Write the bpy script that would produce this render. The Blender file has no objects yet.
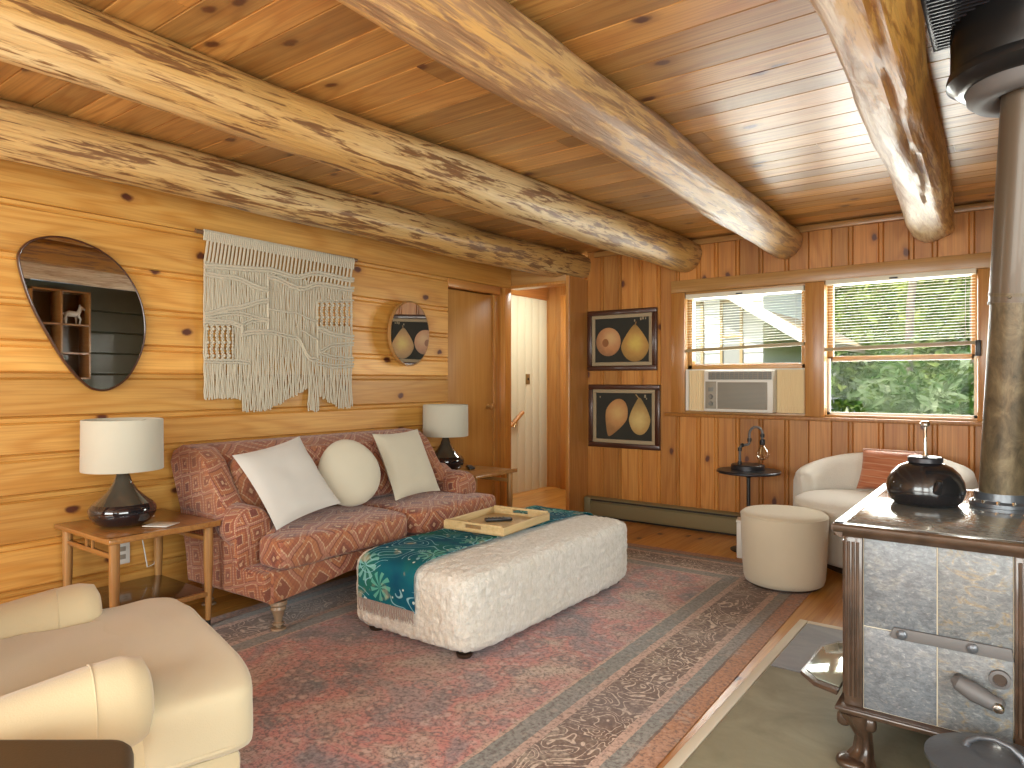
import bpy, bmesh, math, random
from mathutils import Vector, Matrix, noise as mnoise
random.seed(7)
SC = bpy.context.scene
COL = SC.collection
PI = math.pi
XL, YB, ZC = -3.65, 5.2, 2.29          # left wall, back wall, ceiling
XR, YR = 1.3, -2.6                       # right wall, rear wall
RUG = 0.0055                             # top of the rug

# ------------------------------------------------------------------ materials
class T:
    def __init__(s, name):
        s.m = bpy.data.materials.new(name); s.m.use_nodes = True
        s.nt = s.m.node_tree; s.b = s.nt.nodes['Principled BSDF']
        s.out = s.nt.nodes['Material Output']
    def n(s, t, **kw):
        nd = s.nt.nodes.new('ShaderNode' + t)
        for k, v in kw.items():
            k2 = k.replace('_', ' ')
            if k2 in nd.inputs: s.put(nd.inputs[k2], v)
            else: setattr(nd, k, v)
        return nd
    def put(s, sock, v):
        if hasattr(v, 'is_output') and v.is_output: s.nt.links.new(v, sock)
        else:
            if sock.type == 'RGBA' and hasattr(v, '__len__') and len(v) == 3: v = (*v, 1)
            sock.default_value = v
    def set(s, **kw):
        for k, v in kw.items(): s.put(s.b.inputs[k.replace('_', ' ')], v)
        return s
    def math(s, op, a, b=0.0, c=0.0, clamp=False):
        nd = s.nt.nodes.new('ShaderNodeMath'); nd.operation = op; nd.use_clamp = clamp
        s.put(nd.inputs[0], a); s.put(nd.inputs[1], b); s.put(nd.inputs[2], c)
        return nd.outputs[0]
    def vmath(s, op, a, b):
        nd = s.nt.nodes.new('ShaderNodeVectorMath'); nd.operation = op
        s.put(nd.inputs[0], a); s.put(nd.inputs[1], b)
        return nd.outputs[0]
    def mix(s, f, a, b, blend='MIX'):
        nd = s.nt.nodes.new('ShaderNodeMix'); nd.data_type = 'RGBA'; nd.blend_type = blend
        s.put(nd.inputs[0], f); s.put(nd.inputs[6], a); s.put(nd.inputs[7], b)
        return nd.outputs[2]
    def ramp(s, f, stops, interp='LINEAR'):
        nd = s.nt.nodes.new('ShaderNodeValToRGB'); cr = nd.color_ramp; cr.interpolation = interp
        while len(cr.elements) < len(stops): cr.elements.new(0.5)
        for e, (p, c) in zip(cr.elements, stops):
            e.position = p
            e.color = (c, c, c, 1) if not hasattr(c, '__len__') else (*c[:3], 1)
        s.put(nd.inputs[0], f); return nd.outputs[0]
    def obj(s): return s.n('TexCoord').outputs['Object']
    def uv(s): return s.n('TexCoord').outputs['UV']
    def scale(s, v, sc, loc=(0, 0, 0), rot=(0, 0, 0)):
        nd = s.n('Mapping'); s.put(nd.inputs['Vector'], v)
        nd.inputs['Scale'].default_value = sc; nd.inputs['Location'].default_value = loc
        nd.inputs['Rotation'].default_value = rot
        return nd.outputs[0]
    def noise(s, v, sc, detail=2.0, rough=0.5, dist=0.0, col=False):
        nd = s.n('TexNoise', Scale=sc, Detail=detail, Roughness=rough, Distortion=dist)
        s.put(nd.inputs['Vector'], v)
        return nd.outputs['Color' if col else 0]
    def voro(s, v, sc, feature='F1', out='Distance', rnd=1.0, dim='3D'):
        nd = s.n('TexVoronoi'); nd.feature = feature; nd.voronoi_dimensions = dim
        s.put(nd.inputs['Vector'], v); nd.inputs['Scale'].default_value = sc
        nd.inputs['Randomness'].default_value = rnd
        return nd.outputs[out]
    def sep(s, v):
        nd = s.n('SeparateXYZ'); s.put(nd.inputs[0], v); return nd.outputs
    def bump(s, h, strength=0.3, dist=0.01):
        nd = s.n('Bump'); nd.inputs['Strength'].default_value = strength
        nd.inputs['Distance'].default_value = dist
        s.put(nd.inputs['Height'], h); s.put(s.b.inputs['Normal'], nd.outputs[0]); return s
    def attr(s, name):
        nd = s.n('Attribute'); nd.attribute_name = name; return nd.outputs['Fac']

def plain(name, col, rough=0.5, metal=0.0, coat=0.0, bump=0.0, bscale=60, spec=0.5, var=0.0):
    t = T(name); t.set(Base_Color=col, Roughness=rough, Metallic=metal, Coat_Weight=coat, Specular_IOR_Level=spec)
    if var:
        f = t.noise(t.obj(), 6.0, 4)
        t.set(Base_Color=t.mix(f, tuple(c * (1 - var) for c in col), tuple(min(1, c * (1 + var)) for c in col)))
    if bump: t.bump(t.noise(t.obj(), bscale, 4), bump, 0.004)
    return t.m

def wood(name, axis, light, base, dark, rough=0.35, coat=0.0, knots=0.5, grain=1.0, tonevar=0.5, crough=0.12, kscale=2.6, kcol=(0.09, 0.022, 0.008), ior=1.5, flat=None):
    """planed pine: long contour grain, fibres and knots; 'tone' differs per board"""
    t = T(name); o = t.obj(); tone = t.attr('tone')
    off = t.math('MULTIPLY', tone, 61.0)
    cv = t.n('CombineXYZ'); [t.put(cv.inputs[i], off) for i in range(3)]
    p = t.vmath('ADD', o, cv.outputs[0])
    S = [7.0 * grain] * 3; S[axis] = 0.75 * grain
    q = t.scale(p, S)
    n1 = t.noise(q, 0.85, 1.5, 0.45, 0.25)
    ring = t.math('SINE', t.math('MULTIPLY', n1, 52.0))
    ring = t.math('MULTIPLY_ADD', ring, 0.5, 0.5)
    ring = t.math('POWER', ring, 2.2)
    F = [95.0] * 3; F[axis] = 2.2
    fib = t.noise(t.scale(p, F), 1.0, 3, 0.6)
    broad = t.noise(t.scale(p, [s * 0.5 for s in S]), 0.9, 2)
    col = t.mix(t.math('MULTIPLY', ring, 0.78), light, base)
    col = t.mix(t.ramp(broad, [(0.35, 0.0), (0.75, 0.75)]), col, base)
    col = t.mix(t.ramp(fib, [(0.42, 0.0), (0.74, 0.5)]), col, dark)
    # board tone
    tv = t.math('MULTIPLY_ADD', t.math('FRACT', t.math('MULTIPLY', tone, 7.31)), tonevar, 1 - tonevar * 0.55)
    tc = t.n('CombineXYZ'); [t.put(tc.inputs[i], tv) for i in range(3)]
    col = t.mix(1.0, col, tc.outputs[0], 'MULTIPLY')
    if knots:
        wob = t.vmath('ADD', p, t.vmath('MULTIPLY', t.noise(p, 16.0, 2, col=True), (0.03, 0.03, 0.03)))
        ss = t.sep(wob); ac = [i for i in range(3) if i != axis and i != flat][0]
        kc = t.n('CombineXYZ'); t.put(kc.inputs[0], t.math('MULTIPLY', ss[axis], 0.62)); t.put(kc.inputs[1], ss[ac])
        kp = kc.outputs[0]
        vd = t.voro(kp, kscale, dim='2D'); vc = t.voro(kp, kscale, 'F1', 'Color', dim='2D')
        gate = t.math('GREATER_THAN', t.sep(vc)[0], 1 - knots)
        halo = t.math('MULTIPLY', t.ramp(vd, [(0.03, 1.0), (0.15, 0.0)]), gate)
        core = t.math('MULTIPLY', t.ramp(vd, [(0.038, 1.0), (0.07, 0.0)]), gate)
        col = t.mix(t.math('MULTIPLY', halo, 0.55), col, dark)
        col = t.mix(core, col, kcol)
    t.set(Base_Color=col, Roughness=rough, Coat_Weight=coat, Coat_Roughness=crough, IOR=ior)
    t.bump(fib, 0.06, 0.002)
    return t.m

M = {}
M['wall_left'] = wood('pine_horizontal', 1, (0.72, 0.40, 0.10), (0.58, 0.265, 0.045), (0.36, 0.125, 0.018), 0.45, 0.2, 0.5, 1.0, 0.38, 0.35, 3.0, flat=0)
M['wall_back'] = wood('pine_vertical', 2, (0.52, 0.235, 0.052), (0.42, 0.158, 0.026), (0.23, 0.068, 0.010), 0.45, 0.15, 0.62, 1.0, 0.42, 0.35, 3.4, flat=1)
M['ceiling'] = wood('pine_ceiling', 0, (0.58, 0.33, 0.10), (0.43, 0.195, 0.045), (0.15, 0.052, 0.011), 0.42, 0.6, 0.72, 1.25, 0.62, 0.34, 3.2, ior=1.5, flat=2)
M['floor'] = wood('pine_floor', 1, (0.70, 0.36, 0.085), (0.58, 0.245, 0.038), (0.33, 0.105, 0.012), 0.35, 0.5, 0.3, 1.0, 0.3, 0.2, 3.0, flat=2)
M['trim_z'] = wood('pine_trim_upright', 2, (0.54, 0.265, 0.07), (0.45, 0.185, 0.038), (0.32, 0.10, 0.02), 0.35, 0.3, 0.25, 1.0, 0.2, 0.2)
M['trim_x'] = wood('pine_trim_across', 0, (0.49, 0.27, 0.085), (0.41, 0.20, 0.052), (0.28, 0.11, 0.025), 0.4, 0.3, 0.1, 1.0, 0.2, 0.2)
M['trim_y'] = wood('pine_trim_long', 1, (0.62, 0.29, 0.075), (0.52, 0.205, 0.045), (0.32, 0.10, 0.02), 0.35, 0.3, 0.2, 1.0, 0.2, 0.2)
M['door'] = wood('door_veneer', 2, (0.56, 0.29, 0.075), (0.50, 0.235, 0.05), (0.38, 0.15, 0.03), 0.45, 0.05, 0, 0.6, 0.1, 0.25)
M['orange_trim'] = wood('orange_varnished_trim', 2, (0.60, 0.28, 0.065), (0.54, 0.215, 0.04), (0.34, 0.10, 0.015), 0.3, 0.4, 0.25, 1.0, 0.2, 0.2)
M['table_wood'] = wood('walnut_table', 0, (0.42, 0.205, 0.058), (0.34, 0.148, 0.037), (0.2, 0.08, 0.025), 0.3, 0.5, 0, 1.2, 0.1, 0.15)
M['table_leg'] = wood('walnut_leg', 2, (0.45, 0.24, 0.08), (0.37, 0.18, 0.055), (0.22, 0.1, 0.03), 0.35, 0.3, 0, 1.5, 0.1, 0.2)
M['shelf_dark'] = plain('smoked_shelf', (0.10, 0.055, 0.02), 0.25, 0, 0.4)
M['tray_wood'] = wood('tray_birch', 1, (0.62, 0.47, 0.24), (0.55, 0.39, 0.18), (0.42, 0.28, 0.11), 0.45, 0.1, 0, 1.0, 0.1, 0.3)
M['dark_wall'] = plain('dark_green_paint', (0.085, 0.095, 0.06), 0.5, 0, 0.1, var=0.2)

def log_mat(name, pale, gold, brown, cover, seed, pink=0.0):
    t = T(name); o = t.scale(t.obj(), (1, 1, 1), (seed, seed * 3, seed))
    a = t.noise(t.scale(o, (12, 1.7, 12)), 1.3, 5, 0.62, 0.6)
    b = t.noise(t.scale(o, (42, 3.4, 42)), 1.2, 4, 0.65, 0.6)
    c = t.noise(t.scale(o, (3, 0.55, 3)), 1.0, 3)
    f = t.math('ADD', t.math('MULTIPLY', a, 0.5), t.math('MULTIPLY', b, 0.5))
    m1 = t.ramp(f, [(cover - 0.03, 0.0), (cover + 0.025, 1.0)])
    lightc = t.mix(t.ramp(c, [(0.42, 0.0), (0.62, 1.0)]), gold, pale)
    dk = t.mix(t.ramp(b, [(0.3, 0.0), (0.7, 1.0)]), tuple(x * 0.6 for x in brown), brown)
    col = t.mix(m1, dk, lightc)
    fine = t.noise(t.scale(o, (130, 4, 130)), 1.0, 3)
    col = t.mix(t.ramp(fine, [(0.45, 0.0), (0.8, 0.5)]), col, brown)
    if pink:
        # bare wood where the bark side has been hewn off (follows the log's own flank)
        s = t.sep(t.obj())
        g = t.math('ADD', t.math('MULTIPLY', s[0], -9.0), t.math('MULTIPLY_ADD', a, 2.2, -0.55 - 0.39 * 9.0))
        g = t.ramp(g, [(0.30, 0.0), (0.5, 1.0)])
        bare = t.mix(t.ramp(b, [(0.35, 0.0), (0.6, 1.0)]), (0.42, 0.29, 0.19), (0.74, 0.63, 0.48))
        col = t.mix(t.math('MULTIPLY', g, pink), col, bare)
    t.set(Base_Color=col, Roughness=0.5, Coat_Weight=0.35, Coat_Roughness=0.36)
    t.bump(t.math('ADD', f, t.math('MULTIPLY', fine, 0.35)), 0.6, 0.016)
    return t.m
PALE, GOLD, BARK = (0.64, 0.47, 0.22), (0.56, 0.34, 0.11), (0.25, 0.115, 0.038)
M['log1'] = log_mat('log_bark_one', PALE, GOLD, BARK, 0.475, 3.1)
M['log2'] = log_mat('log_bark_two', (0.66, 0.51, 0.27), GOLD, BARK, 0.47, 8.7)
M['log3'] = log_mat('log_bark_three', (0.56, 0.38, 0.17), (0.54, 0.30, 0.085), (0.40, 0.235, 0.12), 0.505, 5.3)
M['log4'] = log_mat('log_bark_four', (0.60, 0.38, 0.11), (0.50, 0.25, 0.045), (0.38, 0.17, 0.03), 0.50, 1.9, 0.95)

def fabric(name, col, bscale=350, bump=0.25, rough=0.92, var=0.12, sheen=0.3):
    t = T(name); o = t.obj()
    f = t.noise(o, 5.0, 4)
    w = t.noise(o, bscale, 2)
    t.set(Base_Color=t.mix(f, tuple(c * (1 - var) for c in col), col), Roughness=rough, Sheen_Weight=sheen, Specular_IOR_Level=0.2)
    t.bump(w, bump, 0.004); return t.m
M['cream'] = fabric('cream_canvas', (0.55, 0.455, 0.285), 300, 0.15)
M['cream_seat'] = fabric('cream_seat_canvas', (0.53, 0.465, 0.315), 300, 0.15)
M['white_fab'] = fabric('white_linen', (0.60, 0.585, 0.54), 420, 0.3)
M['cream_fab'] = fabric('cream_linen', (0.58, 0.54, 0.42), 420, 0.3)
M['shade'] = fabric('lampshade_linen', (0.52, 0.495, 0.40), 500, 0.2)
M['boucle'] = fabric('boucle', (0.72, 0.69, 0.62), 160, 0.9, 0.95, 0.08)
M['pouf'] = fabric('pouf_weave', (0.64, 0.575, 0.44), 260, 0.5)
M['cotton'] = fabric('cotton_cord', (0.57, 0.515, 0.395), 500, 0.4)
M['fringe'] = fabric('throw_fringe', (0.42, 0.32, 0.27), 500, 0.4, var=0.45)

def fleece():
    t = T('shaggy_fleece'); o = t.obj()
    a = t.noise(t.scale(o, (1, 1, 0.45)), 42.0, 5, 0.65, 1.2)
    f = t.noise(o, 4.0, 3)
    col = t.mix(t.ramp(a, [(0.3, 0.0), (0.62, 1.0)]), (0.56, 0.54, 0.46), (0.82, 0.805, 0.745))
    col = t.mix(t.ramp(f, [(0.4, 0.0), (0.75, 0.5)]), col, (0.69, 0.645, 0.53))
    t.set(Base_Color=col, Roughness=0.95, Sheen_Weight=0.5, Specular_IOR_Level=0.15)
    t.bump(t.math('ADD', a, t.math('MULTIPLY', t.noise(o, 170, 3), 0.5)), 0.9, 0.012); return t.m
M['fleece'] = fleece()

def kilim(name, sc=4.6, rot=0.0):
    t = T(name)
    u = t.scale(t.uv(), (sc, sc * 0.8, 1), (0.2, 0.3, 0), (0, 0, rot))
    w = t.noise(t.uv(), 5.0, 3, col=True)
    u = t.vmath('ADD', u, t.vmath('MULTIPLY', t.vmath('SUBTRACT', w, (0.5, 0.5, 0.5)), (0.35, 0.35, 0)))
    s = t.sep(u)
    fx = t.math('ABSOLUTE', t.math('SUBTRACT', t.math('FRACT', s[0]), 0.5))
    fy = t.math('ABSOLUTE', t.math('SUBTRACT', t.math('FRACT', s[1]), 0.5))
    d = t.math('ADD', fx, fy)
    RED, DK, CR, TER, PNK = (0.31, 0.098, 0.055), (0.17, 0.048, 0.036), (0.58, 0.40, 0.25), (0.42, 0.16, 0.07), (0.41, 0.185, 0.13)
    c = t.ramp(d, [(0.0, CR), (0.06, DK), (0.15, RED), (0.25, CR), (0.285, TER), (0.40, DK), (0.44, PNK), (0.53, CR), (0.565, RED), (0.70, TER), (0.78, CR), (0.81, DK)], 'CONSTANT')
    # small dots and hooks along the bands
    vd = t.voro(u, 4.6, rnd=0.35)
    c = t.mix(t.ramp(vd, [(0.16, 0.85), (0.2, 0.0)]), c, (0.56, 0.36, 0.2))
    k = t.math('SINE', t.math('MULTIPLY', t.math('SUBTRACT', fx, fy), 60))
    c = t.mix(t.math('MULTIPLY', t.math('GREATER_THAN', k, 0.55), 0.45), c, DK)
    big = t.noise(t.uv(), 2.6, 3)
    c = t.mix(t.ramp(big, [(0.38, 0.0), (0.7, 0.5)]), c, (0.35, 0.15, 0.07))
    wv = t.noise(t.uv(), 120, 3)
    c = t.mix(t.ramp(wv, [(0.4, 0.0), (0.75, 0.35)]), c, (0.3, 0.16, 0.11))
    t.set(Base_Color=c, Roughness=0.88, Sheen_Weight=0.2, Specular_IOR_Level=0.2)
    t.bump(t.noise(t.uv(), 300, 2), 0.3, 0.003)
    return t.m
M['kilim'] = kilim('kilim_fabric')
M['kilim_arm'] = kilim('kilim_fabric_small', 7.5, 0.6)

def rug_mat(hx, hy):
    t = T('persian_rug'); o = t.obj(); s = t.sep(o)
    dx = t.math('SUBTRACT', hx, t.math('ABSOLUTE', s[0]))
    dy = t.math('SUBTRACT', hy, t.math('ABSOLUTE', s[1]))
    d = t.math('MINIMUM', dx, dy)
    dn = t.math('DIVIDE', t.math('ADD', d, t.math('MULTIPLY', t.math('SUBTRACT', t.noise(o, 18, 2), 0.5), 0.012)), 0.6)
    OR, GB, PK, BR = (0.37, 0.135, 0.032), (0.19, 0.195, 0.175), (0.46, 0.28, 0.20), (0.125, 0.058, 0.028)
    RD, CR, BL = (0.42, 0.15, 0.125), (0.60, 0.46, 0.34), (0.17, 0.19, 0.22)
    def at(x): return x / 0.6
    band = t.ramp(dn, [(0, OR), (at(.075), BR), (at(.083), GB), (at(.138), PK), (at(.172), BR), (at(.37), PK), (at(.405), GB), (at(.485), PK), (at(.50), RD)], 'CONSTANT')
    # vines: contour lines of a smooth noise; flowers: cells
    nv = t.noise(o, 6.6, 1.0, 0.5, 1.3)
    vine = t.math('ABSOLUTE', t.math('SINE', t.math('MULTIPLY', nv, 30)))
    vine = t.ramp(vine, [(0.24, 1.0), (0.40, 0.0)])
    warp = t.vmath('MULTIPLY', t.noise(o, 9, 2, col=True), (0.05, 0.05, 0))
    vd = t.voro(t.vmath('ADD', o, warp), 5.4)
    vd2 = t.voro(t.vmath('ADD', o, warp), 12.5)
    petals = t.ramp(vd, [(0.08, 0.0), (0.11, 1.0), (0.2, 0.6), (0.24, 0.0), (0.3, 0.9), (0.34, 0.0)])
    buds = t.ramp(vd2, [(0.10, 1.0), (0.15, 0.0), (0.24, 0.0), (0.28, 0.9), (0.34, 0.0)])
    leaf = t.voro(o, 17.0); leafm = t.ramp(leaf, [(0.22, 1.0), (0.32, 0.0)])
    inborder = t.math('MULTIPLY', t.math('GREATER_THAN', d, 0.172), t.math('LESS_THAN', d, 0.37))
    infield = t.math('GREATER_THAN', d, 0.50)
    inguard = t.math('SUBTRACT', t.math('SUBTRACT', 1.0, inborder), infield)
    c = band
    c = t.mix(t.math('MULTIPLY', inborder, t.math('MULTIPLY', petals, 0.85)), c, (0.32, 0.25, 0.17))
    c = t.mix(t.math('MULTIPLY', inborder, t.math('MULTIPLY', buds, 0.55)), c, (0.36, 0.27, 0.19))
    c = t.mix(t.math('MULTIPLY', inborder, t.math('MULTIPLY', vine, 0.9)), c, CR)
    # field: madder red, worn rose, slate patches, dark flowers
    n2 = t.noise(o, 3.0, 5, 0.6, 0.6)
    fld = t.ramp(n2, [(0.32, (0.15, 0.145, 0.165)), (0.42, (0.30, 0.18, 0.18)), (0.485, (0.47, 0.15, 0.125)), (0.56, (0.42, 0.235, 0.185)), (0.66, (0.45, 0.34, 0.27))])
    fld = t.mix(t.math('MULTIPLY', petals, 0.72), fld, (0.13, 0.125, 0.135))
    fld = t.mix(t.math('MULTIPLY', buds, 0.6), fld, (0.15, 0.145, 0.165))
    fld = t.mix(t.math('MULTIPLY', vine, 0.42), fld, (0.12, 0.09, 0.09))
    fld = t.mix(t.math('MULTIPLY', leafm, 0.5), fld, (0.54, 0.38, 0.32))
    c = t.mix(infield, c, fld)
    c = t.mix(t.math('MULTIPLY', inguard, t.math('MULTIPLY', leafm, 0.45)), c, (0.32, 0.25, 0.19))
    # old wear: pale, blue-grey drift
    wear = t.noise(o, 1.1, 4, 0.6)
    c = t.mix(t.ramp(wear, [(0.52, 0.0), (0.72, 0.35)]), c, (0.48, 0.40, 0.36))
    # the end beyond the sofa has faded to slate
    c = t.mix(t.math('MULTIPLY', t.ramp(t.noise(o, 1.7, 3), [(0.5, 0.0), (0.75, 0.35)]), 1.0), c, (0.24, 0.23, 0.25))
    knots = t.noise(o, 60, 3, 0.7)
    c = t.mix(t.ramp(knots, [(0.37, 0.7), (0.51, 0.0)]), c, (0.09, 0.06, 0.055))
    c = t.mix(t.ramp(knots, [(0.54, 0.0), (0.7, 0.32)]), c, (0.50, 0.40, 0.33))
    hs = t.n('HueSaturation'); hs.inputs['Value'].default_value = 1.15; hs.inputs['Saturation'].default_value = 0.88; t.put(hs.inputs['Color'], c); c = hs.outputs[0]
    t.set(Base_Color=c, Roughness=0.9, Sheen_Weight=0.2, Specular_IOR_Level=0.25)
    t.bump(knots, 0.3, 0.004); return t.m

def throw_mat():
    t = T('teal_throw'); u = t.uv()
    base = t.ramp(t.noise(u, 4.0, 3), [(0.38, (0.006, 0.075, 0.14)), (0.5, (0.008, 0.12, 0.16)), (0.64, (0.02, 0.14, 0.11))])
    v = t.vmath('ADD', u, t.vmath('MULTIPLY', t.noise(u, 7, 2, col=True), (0.04, 0.04, 0)))
    vc = t.voro(v, 6.5, 'F1', 'Color'); vd = t.voro(v, 6.5)
    pos = t.voro(v, 6.5, 'F1', 'Position')
    r = t.vmath('SUBTRACT', v, pos); rs = t.sep(r)
    ang = t.math('ARCTAN2', rs[1], rs[0])
    ribs = t.math('SINE', t.math('ADD', t.math('MULTIPLY', ang, 9.0), t.math('MULTIPLY', vd, 5.0)))
    leaf = t.math('MULTIPLY', t.math('GREATER_THAN', ribs, 0.0), t.math('LESS_THAN', vd, 0.46))
    leaf = t.math('MULTIPLY', leaf, t.math('GREATER_THAN', vd, 0.10))
    lc = t.mix(t.sep(vc)[0], (0.04, 0.33, 0.24), (0.26, 0.50, 0.50))
    c = t.mix(t.math('MULTIPLY', leaf, t.math('GREATER_THAN', t.sep(vc)[1], 0.12)), base, lc)
    strokes = t.math('ABSOLUTE', t.math('SINE', t.math('MULTIPLY', t.noise(u, 6.0, 0.0), 34)))
    c = t.mix(t.math('MULTIPLY', t.ramp(strokes, [(0.14, 0.9), (0.24, 0.0)]), t.math('LESS_THAN', t.sep(vc)[1], 0.3)), c, (0.25, 0.50, 0.58))
    sand = t.noise(u, 9.0, 3)
    c = t.mix(t.ramp(sand, [(0.6, 0.0), (0.68, 0.7)]), c, (0.42, 0.38, 0.25))
    dots = t.voro(u, 26.0)
    c = t.mix(t.math('MULTIPLY', t.ramp(dots, [(0.14, 0.9), (0.2, 0.0)]), t.math('GREATER_THAN', t.sep(vc)[2], 0.45)), c, (0.62, 0.72, 0.68))
    t.set(Base_Color=c, Roughness=0.9, Specular_IOR_Level=0.15)
    t.bump(t.noise(u, 260, 2), 0.4, 0.003); return t.m
M['throw'] = throw_mat()

def soapstone(name, cool, warm, seed):
    t = T(name); o = t.scale(t.obj(), (1, 1, 1.8), (seed, seed, seed))
    n = t.noise(o, 10.0, 7, 0.7, 2.2)
    f = t.noise(o, 62.0, 5, 0.7, 0.8)
    c = t.ramp(n, [(0.3, tuple(x * 0.62 for x in cool)), (0.44, cool), (0.54, tuple(min(1, x * 1.2) for x in cool)), (0.63, warm), (0.75, cool)])
    c = t.mix(t.ramp(f, [(0.38, 0.55), (0.52, 0.0)]), c, (0.06, 0.065, 0.075))
    c = t.mix(t.ramp(f, [(0.56, 0.0), (0.74, 0.4)]), c, (0.58, 0.58, 0.55))
    t.set(Base_Color=c, Roughness=0.42, Coat_Weight=0.2, Coat_Roughness=0.25)
    t.bump(f, 0.15, 0.004); return t.m
M['stone_a'] = soapstone('soapstone_grey', (0.130, 0.144, 0.160), (0.19, 0.195, 0.19), 2.2)
M['stone_b'] = soapstone('soapstone_rust', (0.142, 0.152, 0.158), (0.235, 0.185, 0.11), 7.4)
M['stone_top'] = soapstone('soapstone_polished', (0.19, 0.21, 0.21), (0.25, 0.26, 0.23), 4.0)
_t = M['stone_top'].node_tree.nodes['Principled BSDF']
_t.inputs['Roughness'].default_value = 0.12; _t.inputs['Coat Weight'].default_value = 1.0; _t.inputs['Coat Roughness'].default_value = 0.05
def slate(name, a, b):
    t = T(name); o = t.obj()
    n = t.noise(t.scale(o, (1, 1.3, 1)), 3.5, 6, 0.6, 0.8)
    c = t.ramp(n, [(0.3, a), (0.7, b)])
    t.set(Base_Color=c, Roughness=0.72, Specular_IOR_Level=0.35); t.bump(t.noise(o, 14, 6, 0.6), 0.25, 0.01); return t.m
M['slate_green'] = slate('slate_green', (0.19, 0.18, 0.115), (0.31, 0.295, 0.205))
M['slate_blue'] = slate('slate_blue', (0.21, 0.23, 0.26), (0.33, 0.345, 0.375))
M['grout'] = plain('pale_grout', (0.62, 0.56, 0.44), 0.7)
def enamel():
    t = T('brown_enamel'); o = t.obj()
    n = t.noise(o, 16, 4)
    t.set(Base_Color=t.ramp(n, [(0.35, (0.040, 0.023, 0.014)), (0.7, (0.088, 0.052, 0.033))]), Roughness=0.34, Coat_Weight=0.45, Coat_Roughness=0.12); return t.m
M['enamel'] = enamel()
def rusty():
    t = T('weathered_stovepipe'); o = t.obj()
    n = t.noise(t.scale(o, (1, 1, 0.6)), 18, 6, 0.7, 0.5)
    g = t.ramp(n, [(0.32, (0.05, 0.04, 0.025)), (0.52, (0.13, 0.10, 0.058)), (0.72, (0.23, 0.185, 0.11))])
    t.set(Base_Color=g, Metallic=0.25, Roughness=0.42); t.bump(n, 0.2, 0.004); return t.m
M['pipe'] = rusty()
M['pipe_upper'] = plain('painted_stovepipe', (0.105, 0.082, 0.06), 0.38, 0.2, 0.1, var=0.15)
M['black_steel'] = plain('black_steel', (0.016, 0.016, 0.017), 0.28, 0.3, 0.3)
M['iron'] = plain('cast_iron', (0.095, 0.105, 0.12), 0.36, 0.4, 0.2, 0.15, 80)
M['grey_metal'] = plain('grey_metal', (0.13, 0.125, 0.125), 0.62, 0.3)
M['kettle_black'] = plain('kettle_black', (0.012, 0.012, 0.014), 0.22, 0.1, 0.5)
M['chrome'] = plain('chrome', (0.75, 0.72, 0.66), 0.16, 1.0)
M['brass'] = plain('brass', (0.62, 0.45, 0.22), 0.3, 0.9)
M['black_gloss'] = plain('black_glaze', (0.008, 0.008, 0.012), 0.06, 0, 1.0)
M['smoke_glaze'] = plain('smoke_glaze', (0.095, 0.082, 0.062), 0.12, 0.35, 1.0)
M['black'] = plain('black_plastic', (0.014, 0.013, 0.013), 0.4)
M['black_mat'] = plain('black_matte_metal', (0.03, 0.03, 0.036), 0.35, 0.4)
M['white_pl'] = plain('white_plastic', (0.72, 0.70, 0.64), 0.4)
M['ac_grey'] = plain('ac_grille', (0.30, 0.27, 0.215), 0.5)
M['ac_dark'] = plain('ac_louver', (0.20, 0.20, 0.185), 0.5)
M['ac_side'] = plain('cream_accordion', (0.80, 0.66, 0.42), 0.6)
M['heater'] = plain('heater_olive', (0.235, 0.20, 0.105), 0.42, 0.1)
M['heater_dark'] = plain('heater_slot', (0.02, 0.016, 0.01), 0.6)
M['blind'] = plain('blind_slat', (0.74, 0.71, 0.58), 0.45)
M['blind_rail'] = plain('blind_rail', (0.36, 0.28, 0.15), 0.5)
M['leather'] = plain('brown_leather', (0.062, 0.040, 0.020), 0.5, 0, 0.0, 0.1, 200)
M['frame_dark'] = plain('dark_picture_frame', (0.055, 0.018, 0.009), 0.3, 0, 0.3)
M['mat_board'] = plain('frame_liner', (0.34, 0.265, 0.16), 0.7)
M['canvas'] = plain('painting_ground', (0.022, 0.021, 0.014), 0.8, var=0.4)
M['white_board'] = plain('white_painted_board', (0.76, 0.74, 0.55), 0.5)
M['switch'] = plain('brass_plate', (0.34, 0.25, 0.10), 0.35, 0.6)
M['white'] = plain('white_paint', (0.78, 0.76, 0.70), 0.5)
M['walnut_dark'] = plain('dark_turned_wood', (0.15, 0.085, 0.045), 0.35, 0, 0.3)
M['leg_pale'] = plain('limed_turned_wood', (0.27, 0.19, 0.12), 0.4, 0, 0.3, var=0.3)
M['foot_dark'] = plain('dark_foot', (0.04, 0.022, 0.012), 0.5)
M['siding'] = plain('white_siding', (0.86, 0.85, 0.81), 0.6)
M['roof'] = plain('soffit_tan', (0.50, 0.36, 0.19), 0.7)
M['ext_glass'] = plain('house_pane', (0.38, 0.38, 0.36), 0.1)
M['ground'] = plain('forest_ground', (0.16, 0.20, 0.07), 0.95, var=0.4)
M['bark'] = plain('tree_bark', (0.20, 0.165, 0.12), 0.9, 0, 0, 0.6, 20, var=0.3)

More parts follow.
